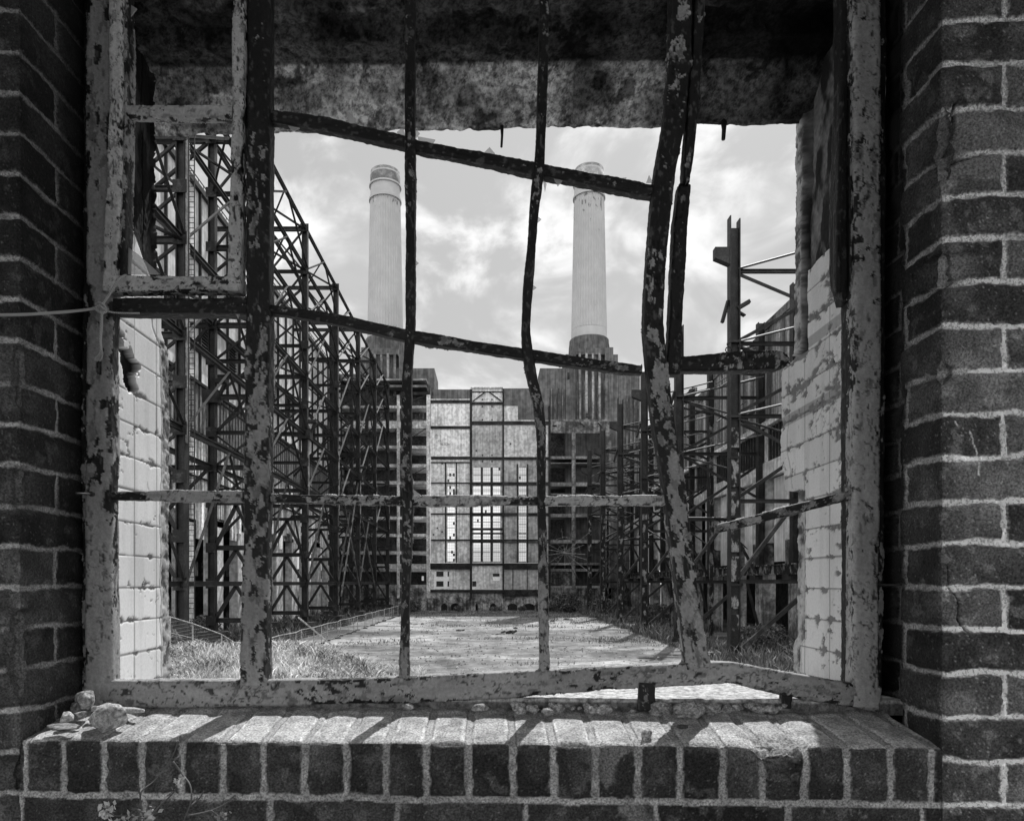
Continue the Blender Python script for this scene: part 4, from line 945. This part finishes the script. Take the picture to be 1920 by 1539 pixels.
mb = MB(); mb.box(-2.5, 2.5, 1.46, 1.775, EYE-3, EYE-.262); o = mb.build('sill_core', M['render'], ow); o.data.attributes['alb'].data.foreach_set('value', [.2]*8)

# ------------------------------------------------------------------ the window frame
def bar(name, pts, parent, w=None, dep=.022, seed=0, paint=.5, light=.24, darkv=.022, res=.0019, taper=None, curl=1.0, prof='box', fall=1.0):
    """bar swept along pts [(px,py,width_px,d)], with peeling paint relief; depth runs away from the camera"""
    C = np.array([tuple(Pt(p[0], p[1], p[3])) for p in pts]); Wd = np.array([p[2]/FPX*p[3] for p in pts])
    L = np.concatenate([[0], np.cumsum(np.linalg.norm(np.diff(C, axis=0), axis=1))]); n = max(4, int(L[-1]/res)); s = np.linspace(0, L[-1], n)
    Cs = np.stack([np.interp(s, L, C[:, i]) for i in range(3)], -1); Ws = np.interp(s, L, Wd)
    k = max(1, int(.02/res)); ker = np.hanning(2*k+3)[1:-1]; ker /= ker.sum()
    for i in range(3): Cs[:, i] = np.convolve(np.pad(Cs[:, i], len(ker)//2, 'reflect', reflect_type='odd'), ker, 'valid')[:n]
    T = np.gradient(Cs, axis=0); T /= np.linalg.norm(T, axis=1)[:, None]
    Sd = np.cross(T, np.array([0, 1.0, 0])); Sd /= np.linalg.norm(Sd, axis=1)[:, None]; Dp = np.cross(Sd, T); Dp *= np.sign(Dp[:, 1:2]+1e-9)
    wm = Wd.mean(); per = 2*(wm+dep); m = int(np.clip(per/res, 16, 72)); m += m % 2
    th = np.linspace(0, 2*math.pi, m, endpoint=False)+math.pi/4
    # rounded box profile
    cx_, cy_ = np.cos(th), np.sin(th); q = (np.abs(cx_)**7+np.abs(cy_)**7)**(-1/7); ux, uy = cx_*q, cy_*q
    if prof == 'tee':     # narrow web behind a wider front flange
        ux = np.where(uy > -.2, ux*.45, ux)
    if prof == 'moulded':
        uy = np.where((np.abs(ux) < .5) & (uy < -.5), uy+.35, uy)
    SS, TH = np.meshgrid(s, th, indexing='ij'); UX, UY = np.broadcast_to(ux, SS.shape), np.broadcast_to(uy, SS.shape)
    vert = abs(C[-1][2]-C[0][2]) > abs(C[-1][0]-C[0][0]); a_ = SS*(.5 if vert else .65); b_ = UX*wm/2; c_ = UY*dep/2
    f1 = fbm(a_, b_, c_, sc=(52+9*((seed*37) % 10)), octv=5, seed=seed+1, gain=.62); f2 = fbm(a_, b_, c_, sc=9, octv=3, seed=seed+2); f3 = fbm(a_, b_, c_, sc=170, octv=3, seed=seed+3); f4 = fbm(a_, b_, c_, sc=22, octv=4, seed=seed+4)
    zz = Cs[:, 2][:, None]-EYE; pv = f1*.55+f2*.25+f4*.20+(paint-.5)*.27-.10*fall*sst(.1, .9, zz)+.055*sst(.25, -.2, zz)-.085*np.abs(UX)**4+.012
    fine = 120 if wm < .03 else 80
    f5 = fbm(a_*.8, b_, c_, sc=fine, octv=5, seed=seed+7, gain=.65); f6 = fbm(a_, b_, c_, sc=fine*.55, octv=4, seed=seed+8)
    pm = sst(.478, .486, pv); pm2 = pm*sst(.478, .490, f5*.8+.1+(pv-.5)*.75)                # undercoat, then the top coat inside it
    lip = np.exp(-((pv-.485)/.008)**2); lip2 = np.exp(-((f5*.8+.1+(pv-.5)*.75-.484)/.010)**2)*pm
    crk = np.exp(-(np.abs(f6-.5)/.011)**2)*sst(.45, .6, f2)*pm
    h = pm*.0006+pm2*.0007+lip*.0016*curl*f4+lip2*.0007-crk*.0012+(f4-.5)*.0048+(f3-.5)*.0026*(1-.6*pm)+(f2-.5)*.003
    alb = (1-pm)*(darkv*.5*(.3+1.6*f4)+.06*sst(.60, .72, f3))+pm*(1-pm2)*light*.80*(.6+.8*f3)+pm2*1.6*light*(.68+.5*f2)*(.84+.32*f3)
    alb = alb*(1-.85*crk)*(1-.75*np.exp(-((pv-.474)/.006)**2))+lip*pm*.12  # last term paints a highlight along the lifted paint edges
    pit = sst(.70, .76, fbm(a_, b_, c_, sc=150, octv=2, seed=seed+6))*sst(.40, .55, f2); alb = alb*(1-.85*pit); h = h-.0006*pit
    alb = alb*(.75+.5*fbm(a_*.25, b_, c_, sc=90, octv=3, seed=seed+9))
    hw = Ws[:, None]/2+h; hd = dep/2+h
    ends_ = np.ones(n)
    P = Cs[:, None, :]+Sd[:, None, :]*(UX*hw)[..., None]+Dp[:, None, :]*(UY*hd+dep/2)[..., None]
    P = np.concatenate([P[:1]*0+P[0].mean(0), P, P[-1:]*0+P[-1].mean(0)], 0); alb = np.concatenate([alb[:1]*.5, alb, alb[-1:]*.5], 0)
    return gridobj(name, P, alb, M['paint'], parent, wrapv=True)
def D(px, off=0.0):       # depth of the frame's face at photo column px
    x = (px-CX)/FPX*1.39; return dF(x)+off
def seq(l, off=0.0): return [(x, y, w, D(x, off)) for (x, y, w) in l]
fr = empty('window_frame', (0, 1.39, EYE-.25), 'bent and broken steel window frame with peeling paint, hanging in the opening', 'window frame')
bar('left_jamb_bar', seq([(182, -330, 46), (184, 200, 47), (186, 560, 48), (184, 800, 48), (183, 1100, 48), (184, 1330, 52)]), fr, dep=.035, seed=10, paint=.78, light=.20, fall=.25)
bar('left_jamb_bar', [(x, y, w, D(x, .012)) for x, y, w in [(163, -330, 16), (163, 400, 15), (158, 800, 14), (161, 1322, 12)]], fr, dep=.03, seed=12, paint=.25, light=.2)
bar('right_jamb_bar', seq([(1626, -330, 48), (1627, 300, 50), (1628, 700, 48), (1626, 1000, 46), (1624, 1325, 44)]), fr, dep=.035, seed=11, paint=.80, light=.21, fall=.25)
bar('right_jamb_bar', [(x, y, w, D(x, .014)) for x, y, w in [(1600, -330, 16), (1601, 700, 13), (1599, 1290, 10)]], fr, dep=.04, seed=13, paint=.3, light=.2)
bar('right_jamb_bar', [(x, y, w, D(x, .022)) for x, y, w in [(1655, -330, 16), (1655, 700, 12), (1650, 1325, 10)]], fr, dep=.03, seed=14, paint=.22, light=.2)
bar('bottom_rail', seq([(158, 1301, 48), (300, 1301, 48), (500, 1300, 47), (760, 1294, 49), (960, 1284, 46), (1121, 1273, 43), (1298, 1264, 40), (1372, 1261, 38), (1462, 1280, 42), (1560, 1298, 44), (1650, 1311, 46)]), fr, dep=.030, seed=15, paint=.60, light=.18, curl=1.8)
bar('mullion', seq([(483, -330, 44), (483, 200, 44), (482, 600, 45), (479, 930, 46), (475, 1200, 50), (474, 1285, 52)], -.004), fr, dep=.040, seed=16, paint=.47, light=.17, curl=1.5)
bar('glazing_bar', seq([(768, -330, 17), (768, 250, 19), (769, 400, 17), (769, 600, 18), (762, 709, 19), (760, 873, 20), (764, 930, 20), (760, 1100, 18), (757, 1275, 16)], .004), fr, dep=.026, seed=17, paint=.30, light=.15)
bar('glazing_bar', seq([(1024, -330, 16), (1019, 117, 18), (1015, 246, 18), (1012, 308, 19), (1003, 380, 18), (997, 460, 18), (990, 540, 18), (986, 620, 18), (990, 660, 20), (997, 700, 18), (1009, 753, 17), (1015, 800, 17), (1016, 880, 17), (1016, 941, 18), (1019, 1100, 17), (1022, 1260, 16)], .004), fr, dep=.026, seed=18, paint=.34, light=.17)
bar('bent_mullion', seq([(1287, -330, 38), (1277, 115, 40), (1266, 228, 40), (1247, 330, 38), (1240, 400, 38), (1231, 500, 37), (1227, 600, 37), (1235, 700, 39), (1248, 800, 40), (1264, 900, 40), (1277, 1000, 40), (1290, 1100, 39), (1303, 1200, 40), (1312, 1252, 46)], -.006), fr, dep=.038, seed=19, paint=.50, light=.20, curl=1.5)
bar('hinge_stile', seq([(1322, -330, 22), (1311, 60, 20), (1301, 200, 18), (1293, 290, 16), (1288, 340, 12)], .0), fr, dep=.034, seed=20, paint=.28, light=.16)
bar('top_bar', seq([(500, 214, 24), (600, 228, 25), (753, 262, 24), (780, 271, 22), (900, 293, 23), (1000, 314, 22), (1124, 337, 22), (1195, 351, 24), (1238, 359, 18)], .006), fr, dep=.024, seed=21, paint=.28, light=.15)
bar('middle_bar', seq([(500, 577, 16), (560, 586, 19), (635, 598, 20), (755, 626, 20), (878, 646, 20), (990, 663, 21), (1080, 677, 20), (1170, 689, 19), (1204, 693, 14)], .006), fr, dep=.022, seed=22, paint=.32, light=.16)
bar('lower_bar', seq([(205, 929, 17), (330, 929, 18), (455, 930, 17)], .006), fr, dep=.022, seed=23, paint=.55, light=.2)
bar('lower_bar', seq([(500, 933, 18), (640, 936, 17), (760, 938, 18), (900, 938, 16), (1010, 938, 17), (1130, 937, 15), (1250, 937, 16)], .007), fr, dep=.022, seed=24, paint=.50, light=.24)
bar('snapped_bar', seq([(1347, 991, 16), (1400, 978, 18), (1455, 963, 17), (1520, 947, 19), (1604, 926, 16)], .010), fr, dep=.022, seed=25, paint=.40, light=.2)
bar('transom', seq([(196, 571, 28), (330, 571, 30), (462, 572, 30)], .004), fr, dep=.040, seed=26, paint=.30, light=.12)
bar('bracket_leg', [(1215, 1280, 32, 1.372), (1214, 1300, 31, 1.370), (1214, 1332, 36, 1.366)], fr, dep=.02, seed=27, paint=.05, light=.1)
bar('packing_foot', [(1478, 1300, 24, 1.372), (1476, 1328, 20, 1.372)], fr, dep=.02, seed=28, paint=.05, light=.1)
mb = MB(); p = Pt(1217, 1266, D(1217, -.010)); mb.tube([p, p+Vector((0, .014, 0))], [.0052, .006], 10); mb.tube([p+Vector((-.002, -.001, -.004)), p+Vector((-.007, -.002, -.012))], [.002, .0012], 6)
o = mb.build('screw', M['paint'], fr, True); o.data.attributes['alb'].data.foreach_set('value', [.18]*len(o.data.vertices))
for k, (px, py, q) in enumerate([(1690, 1096, 1640), (143, 925, 172)]):
    mb = MB(); a = Pt(px, py, 1.33); b2 = Pt(q, py+1, 1.385); mb.tube([a, b2], .0022, 6); mb.tube([b2-Vector((0, .004, 0)), b2+Vector((0, .004, 0))], .005, 8)
    o = mb.build('tie_nail', M['paint'], fr, True); o.data.attributes['alb'].data.foreach_set('value', [.03]*len(o.data.vertices))
# top-left casement still hinged in the frame
cs = empty('casement', Pt(320, 540, D(320, -.012)), 'small open casement at upper left, flaking paint, tied with the cord', 'window')
def cb(name, l, off, **kw): return bar(name, seq(l, off), cs, **kw)
cb('stile', [(216, -330, 22), (216, 190, 22), (212, 350, 26), (204, 545, 26)], -.014, dep=.03, seed=31, paint=.86, light=.34, fall=.25)
cb('stile', [(233, -330, 14), (232, 200, 13), (229, 350, 14), (226, 520, 16)], -.004, dep=.03, seed=32, paint=.55, light=.19, fall=.25)
cb('stile', [(448, -330, 21), (446, 200, 21), (441, 380, 21), (438, 545, 23)], -.012, dep=.03, seed=33, paint=.74, light=.28, fall=.25)
cb('rail', [(194, 531, 25), (320, 531, 24), (450, 530, 25)], -.013, dep=.03, seed=34, paint=.62, light=.30, fall=.25)
cb('glazing_bar', [(236, 207, 18), (330, 208, 18), (436, 208, 18)], -.008, dep=.022, seed=35, paint=.86, light=.30, fall=.25)
# remains of the right-hand casement
rcs = empty('broken_casement', Pt(1262, 690, D(1262, .02)), 'black corner of a smashed casement hanging behind the bent mullion', 'window')
bar('stile', seq([(1285, 345, 22), (1277, 420, 25), (1270, 560, 25), (1263, 700, 25)], .018), rcs, dep=.03, seed=36, paint=.15, light=.14)
bar('rail', [(1252, 682, 28, D(1262, .022)), (1330, 679, 33, 1.40), (1400, 675, 35, 1.41), (1462, 673, 34, 1.42), (1471, 674, 26, 1.425), (1479, 675, 8, 1.425)], rcs, dep=.03, seed=37, paint=.16, light=.2)
mb = MB(); p = Pt(1366, 656, 1.405)
mb.tube([p+Vector((.006*math.cos(t_), 0, .006*math.sin(t_))) for t_ in [i*.5 for i in range(14)]], .0012, 6); o = mb.build('latch_ring', M['paint'], rcs, True); o.data.attributes['alb'].data.foreach_set('value', [.05]*len(o.data.vertices))
rst = empty('hanging_stile', Pt(1585, 0, D(1585, .03)), 'black splintered length of frame hanging down beside the right jamb', 'window frame')
bar('stile', seq([(1590, -330, 26), (1588, 200, 28), (1583, 400, 34), (1583, 520, 32), (1588, 566, 18)], .024), rst, dep=.03, seed=38, paint=.12, light=.12)
bar('beading', seq([(1580, 150, 8), (1574, 400, 9), (1572, 545, 9)], .012), rst, dep=.014, seed=39, paint=.2, light=.14)
bar('beading', seq([(1600, -330, 7), (1597, 300, 8), (1597, 560, 7)], .012), rst, dep=.014, seed=40, paint=.2, light=.14)

# slivers of glass left in the glazing rebates
gm = bpy.data.materials.new('dusty_glass'); gm.use_nodes = True; t = gm.node_tree; b = t.nodes['Principled BSDF']; b.inputs['Base Color'].default_value = (.55, .55, .55, 1); b.inputs['Roughness'].default_value = .15
tp = nd(t, 'ShaderNodeBsdfTransparent'); ms = nd(t, 'ShaderNodeMixShader'); ms.inputs[0].default_value = .45; t.links.new(tp.outputs[0], ms.inputs[1]); t.links.new(b.outputs[0], ms.inputs[2]); t.links.new(ms.outputs[0], t.nodes['Material Output'].inputs['Surface'])
SH = [([(243, 8), (256, 16), (244, 32)],), ([(238, 176), (249, 190), (240, 196)],), ([(236, 222), (251, 241), (238, 262)],), ([(650, 206), (666, 222), (668, 234), (652, 233)],), ([(744, 248), (756, 238), (760, 256)],), ([(778, 240), (787, 250), (780, 258)],), ([(783, 256), (816, 262), (812, 268), (784, 262)],),
      ([(908, 286), (918, 276), (928, 288)],), ([(1036, 330), (1058, 335), (1046, 349)],), ([(1018, 336), (1025, 345), (1022, 360)],), ([(1003, 402), (1015, 411), (1003, 422)],), ([(992, 530), (1006, 539), (992, 549)],), ([(772, 482), (785, 493), (772, 504)],), ([(1212, 342), (1217, 328), (1224, 342)],),
      ([(1228, 336), (1236, 308), (1238, 330)],), ([(1218, 394), (1224, 380), (1226, 400)],), ([(420, 390), (444, 376), (436, 402)],), ([(440, 585), (451, 585), (446, 597)],), ([(238, 462), (258, 476), (300, 514), (240, 514)],), ([(540, 236), (562, 240), (548, 246)],), ([(772, 915), (790, 928), (776, 930)],), ([(1120, 338), (1175, 333), (1172, 340)],)]
wl = ['top of the casement stile', 'casement stile above its bar', 'casement stile below its bar', 'left length of the sloping top bar', 'left of the first crossing', 'right of the first crossing', 'top bar right of the first crossing', 'top bar halfway along', 'under the top bar right of the second crossing', 'just under the second crossing', 'second bar below the top crossing', 'second bar above the middle crossing', 'first bar in the middle pane', 'top bar next to the bent mullion', 'bent mullion at the end of the top bar', 'bent mullion below the top bar', 'right stile of the casement', 'underside of the transom', 'lower left corner of the casement, the largest', 'underside of the top bar at its left end', 'lower crossing of the first bar', 'top edge of the bar before the right chimney']
for k, (poly,) in enumerate(SH):
    d = D(poly[0][0], .010); n = len(poly); mb = MB()
    v = [Pt(x, y, d) for x, y in poly]+[Pt(x, y, d)+Vector((0, .003, 0)) for x, y in poly]
    mb.add(v, [tuple(range(n)), tuple(range(2*n-1, n-1, -1))]+[(i, (i+1) % n, n+(i+1) % n, n+i) for i in range(n)])
    setp(mb.build('glass_shard', gm), 'sliver of glass, '+wl[k], 'glass shard', 'glass slivers left in the frame')

# ------------------------------------------------------------------ cord, stones, hooks, weed
cm = bpy.data.materials.new('braided_cord'); cm.use_nodes = True; t = cm.node_tree; b = t.nodes['Principled BSDF']; b.inputs['Base Color'].default_value = (.42, .42, .42, 1); b.inputs['Roughness'].default_value = .9
tc = nd(t, 'ShaderNodeTexCoord'); wv = nd(t, 'ShaderNodeTexWave'); wv.inputs['Scale'].default_value = 120; wv.bands_direction = 'DIAGONAL'; t.links.new(tc.outputs['Object'], wv.inputs[0]); bp = nd(t, 'ShaderNodeBump'); bp.inputs['Distance'].default_value = .0008; t.links.new(wv.outputs[1], bp.inputs['Height']); t.links.new(bp.outputs[0], b.inputs['Normal'])
mb = MB(); dd = D(190, -.030)
def sm(pts, n=6):
    out = []
    for i in range(len(pts)-1):
        p0 = pts[max(i-1, 0)]; p1 = pts[i]; p2 = pts[i+1]; p3 = pts[min(i+2, len(pts)-1)]
        for k in range(n):
            t_ = k/n; out.append(0.5*((2*p1)+(p2-p0)*t_+(2*p0-5*p1+4*p2-p3)*t_*t_+(3*p1-p0-3*p2+p3)*t_**3))
    out.append(pts[-1]); return out
cord = empty('cord', Pt(190, 580, dd), 'pale braided cord stretched from the left and knotted round the frame', 'cord')
mb.tube(sm([Pt(-60, 591, 1.20), Pt(40, 590, 1.235), Pt(120, 585, 1.29), Pt(168, 580, dd), Pt(184, 576, dd)]), .0028, 8); mb.build('line', cm, cord, True)
mb = MB(); mb.tube(sm([Pt(190, 574, dd), Pt(205, 552, dd), Pt(222, 526, dd-.004), Pt(234, 517, dd+.01), Pt(238, 518, dd+.04)]), .0026, 8); mb.build('line', cm, cord, True)
mb = MB(); mb.tube(sm([Pt(196, 582, dd), Pt(214, 586, dd+.005), Pt(240, 587, dd+.012), Pt(262, 587, dd+.02)]), .0016, 6); mb.build('line', cm, cord, True)
mb = MB(); mb.tube(sm([Pt(191, 580, dd-.003), Pt(190, 610, dd-.003), Pt(188, 640, dd-.002), Pt(190, 660, dd)]), .0029, 8)
mb.tube(sm([Pt(180, 572, dd), Pt(187, 568, dd-.006), Pt(196, 574, dd-.006), Pt(198, 584, dd-.003), Pt(188, 586, dd-.006), Pt(180, 579, dd-.006), Pt(186, 574, dd-.008), Pt(196, 580, dd-.008)]), .0027, 8); mb.build('knot_tail', cm, cord, True)
mb = MB(); rs = random.Random(2)
for k in range(46): a = rs.uniform(-9, 5); mb.tube([Pt(190+rs.uniform(-2, 2), 655, dd), Pt(190+a*.6, 664, dd+rs.uniform(-.003, .003)), Pt(186+a, 674+rs.uniform(-4, 4), dd+rs.uniform(-.006, .006))], .0006, 4)
mb.build('frayed_end', cm, cord)

def rock(px, py, w, h, d, label, seed, group='stones on the sill', alb=(.20, .42), flat=1.0):
    c = Pt(px, py, d); n1, n2 = 34, 26
    th = np.linspace(0, 2*math.pi, n1, endpoint=False); ph = np.linspace(.02, math.pi-.02, n2)
    PH, TH = np.meshgrid(ph, th, indexing='ij'); x, y, z = np.sin(PH)*np.cos(TH), np.sin(PH)*np.sin(TH), np.cos(PH)
    pr = np.random.RandomState(seed); pn = pr.randn(15, 3); pn /= np.linalg.norm(pn, axis=1)[:, None]; po = .55+.4*pr.rand(15)
    dots = x[..., None]*pn[:, 0]+y[..., None]*pn[:, 1]+z[..., None]*pn[:, 2]; cutq = np.min(np.where(dots > .05, po/np.maximum(dots, .05), 9), -1)
    q = 1+.35*(fbm(x+seed, y, z, sc=1.3, octv=2, seed=seed)-.5)+.35*(fbm(x+seed, y, z, sc=4, octv=3, seed=seed+1)-.5)+.10*(fbm(x, y, z, sc=14, octv=2, seed=seed+2)-.5)
    q = np.minimum(q, cutq)*(1+.06*(fbm(x, y, z, sc=7, octv=3, seed=seed+3)-.5))
    W_, H_ = w/FPX*d/2*1.18, h/FPX*d/2*1.55
    P = np.stack([c.x+x*q*W_, c.y+y*q*max(H_, W_*.6)*.9, c.z+z*q*H_], -1)
    a = fbm(x, y, z, sc=5, octv=4, seed=seed+5); A = alb[0]+(alb[1]-alb[0])*sst(.3, .7, a)
    q_ = gridq(n2, n1, True)
    o = link('stone', npmesh('stone', P, q_[:, ::-1], True, A), M['stone']); setp(o, label, 'stone', group); return o
rock(197, 1346, 72, 36, 1.290, 'largest pale broken stone on the left end of the sill', 1, alb=(.25, .5))
rock(156, 1312, 30, 30, 1.345, 'rounded grey stone perched in the left corner of the sill', 2)
rock(141, 1327, 20, 16, 1.33, 'small dark stone leaning on the rounded corner stone', 3, alb=(.08, .16))
rock(125, 1345, 25, 15, 1.300, 'small pale flat stone left of the largest one', 4, alb=(.3, .55))
rock(151, 1339, 24, 10, 1.310, 'small split stone between the pale flat stone and the largest', 5)
rock(118, 1362, 60, 8, 1.262, 'thin slate-like flake lying at the left end of the sill', 6, alb=(.12, .3))
rock(1213, 1378, 20, 18, 1.235, 'small crumbly lump on the sunlit sill below the bracket leg', 7, alb=(.2, .5))
rock(1279, 1362, 24, 6, 1.27, 'dark flat flake on the sill in the shadow of the bent mullion', 8, alb=(.06, .1))
rock(900, 1326, 34, 12, 1.362, 'flat pale lump under the middle of the bottom rail', 9)
rock(765, 1324, 22, 10, 1.372, 'small lump of mortar under the rail below the first bar', 10)
mb = MB(); pts = [Pt(173, 1328, 1.345), Pt(215, 1330, 1.35), Pt(250, 1331, 1.35), Pt(270, 1332, 1.35)]; mb.tube(pts, [.006, .0065, .006, .003], 7)
o = mb.build('splinter', M['stone'], None, True, 0); o.data.attributes['alb'].data.foreach_set('value', [.5]*len(o.data.vertices)); setp(o, 'long pale splinter lying behind the largest stone', 'splinter')
rs = random.Random(12)
for k in range(84):
    px = rs.choice([rs.uniform(1225, 1340), rs.uniform(1225, 1480), rs.uniform(960, 1190)]); s_ = rs.uniform(7, 19)*(1.25 if px < 1340 and px > 1225 else .85)
    rock(px, rs.uniform(1321, 1333)+(4 if 1225 < px < 1330 else 0), s_*1.5, s_*.8, 1.355+rs.uniform(-.008, .02), 'small lump of broken mortar in the line of rubble behind the sill bricks', 100+k, 'rubble behind the sill bricks', (.16, .42))
for (x, y0_, y1_, w, l) in [(941, 232, 276, .0035, 'thin rusted hook hanging from the lintel above the gap between the chimneys'), (1357, 224, 262, .0055, 'thick stubby hook hanging from the lintel right of the bent mullion')]:
    mb = MB(); mb.tube([Pt(x, y0_-4, 1.79), Pt(x+.5, (y0_+y1_)/2, 1.79), Pt(x-.8, y1_, 1.788)], [w*1.7, w, w*.9], 8)
    o = mb.build('hook', M['paint'], None, True); o.data.attributes['alb'].data.foreach_set('value', [.02]*len(o.data.vertices)); setp(o, l, 'hook')
wd = empty('weed', Pt(270, 1560, 1.10), 'thin dry weed with tiny pale flowers rising before the brickwork at lower left', 'weed')
wm_ = mat_attr('dry_weed', .8, .2, 300, .2)
def zp(l): return [(x/3.663, 1119+y/3.663) for x, y in l]
stems = [zp([(1000, 1620), (985, 1500), (965, 1400), (975, 1330), (1060, 1260), (1150, 1150), (1200, 1060), (1220, 985)]), zp([(1000, 1560), (1090, 1440), (1190, 1345), (1215, 1290)]), zp([(1190, 1130), (1255, 1220), (1305, 1290), (1312, 1400), (1260, 1540), (1230, 1640)]),
         zp([(1290, 1500), (1450, 1465), (1560, 1410), (1615, 1355)]), zp([(1312, 1430), (1370, 1380), (1400, 1330)]), zp([(1000, 1520), (880, 1500), (790, 1500), (740, 1470)]), zp([(975, 1400), (960, 1350), (945, 1290)]), zp([(1450, 1465), (1500, 1500), (1530, 1495)]), zp([(990, 1480), (930, 1455), (870, 1510)])]
for s_ in stems:
    mb = MB(); p = sm([Pt(x, y, 1.10+.01*math.sin(i*1.7)) for i, (x, y) in enumerate(s_)], 4); n = len(p); mb.tube(p, [.0016-.0009*i/n for i in range(n)], 6, .13); mb.build('stem', wm_, wd, True)
rs = random.Random(9)
def leafs(c, n, sp, L, a, name):
    mb = MB()
    for k in range(n):
        o = Vector([rs.gauss(0, 1)*sp for _ in range(3)]); d_ = Vector([rs.uniform(-1, 1) for _ in range(3)]).normalized()*L*rs.uniform(.6, 1.2); s_ = d_.cross(Vector((.2, 1, .3))).normalized()*L*.28
        b0 = c+o; mb.add([b0, b0+d_*.5+s_, b0+d_, b0+d_*.5-s_], [(0, 1, 2, 3)], a)
    mb.build(name, wm_, wd)
for (x, y) in zp([(1225, 1280)]): leafs(Pt(x, y, 1.10), 26, .004, .008, .6, 'flower')
for (x, y) in zp([(745, 1470)]): leafs(Pt(x, y, 1.10), 40, .007, .013, .6, 'flower')
for (x, y) in zp([(1520, 1500)]): leafs(Pt(x, y, 1.10), 16, .004, .009, .35, 'flower')
for (x, y) in zp([(880, 1530), (1030, 1510)]): leafs(Pt(x, y, 1.10), 22, .006, .012, .45, 'flower')
for (x, y) in zp([(1240, 975), (1205, 1120), (1340, 1350), (1600, 1370), (1180, 1360), (1040, 1440), (1120, 1200)]): leafs(Pt(x, y, 1.10), 6, .002, .008, .16, 'leaf')

# ------------------------------------------------------------------ room around the viewer: unseen dark ceiling and floor, added to shade the brickwork
mb = MB(); mb.box(-3.5, 3.5, -4.5, 1.24, EYE+1.9, EYE+2.1, 1.0); o = mb.build('added_unseen_ceiling', M['dark']); setp(o, kind='structure')
mb = MB(); mb.box(-3.5, 3.5, -4.5, 1.22, EYE-1.75, EYE-1.6, 1.0); o = mb.build('floor', M['dark']); setp(o, kind='structure')
# gravel on the yard
rs = np.random.RandomState(77); n = 9000; x = -17+38*rs.rand(n); y = 34+110*rs.rand(n)**1.5; z = gz(x, y)
r = .02+.09*rs.rand(n)**4; V = []
b = np.stack([x, y, z], -1)
off = np.array([[-1, -1, 0], [1, -.8, 0], [.9, 1, 0], [-1, .9, 0], [-.5, -.4, .8], [.6, -.5, 1], [.4, .5, .8], [-.5, .5, 1]])
V = (b[:, None, :]+off[None]*(1+.4*(rs.rand(n, 8, 3)-.5))*r[:, None, None]).reshape(-1, 3)
fq = np.array([(4, 5, 6, 7), (0, 1, 5, 4), (1, 2, 6, 5), (2, 3, 7, 6), (3, 0, 4, 7)]); Q = (np.arange(n)[:, None, None]*8+fq[None]).reshape(-1, 4)
o = link('gravel', npmesh('gravel', V, Q, False, np.repeat(.4+1.2*rs.rand(n), 8)), mat_far('gravel_stone', .12, .4, 2.0)); setp(o, kind='stuff')

mb = MB(); c_ = Pt(1059, 1036, 1.42); rs = random.Random(31)
for k in range(15):
    a = k*.42+rs.uniform(-.1, .1); L = rs.uniform(.03, .075); e_ = c_+Vector((math.cos(a)*L*1.2, rs.uniform(-.004, .004), math.sin(a)*L)); mb.tube([c_, e_], .00022, 4)
for q in range(4):
    r_ = .008+.008*q; mb.tube([c_+Vector((math.cos(t_*.35)*r_, 0, math.sin(t_*.35)*r_)) for t_ in range(5*(q % 3), 5*(q % 3)+8)], .00018, 4)
setp(mb.build('spider_web', gm), 'faint torn spider web stretched beside the second glazing bar, low down', 'spider web')
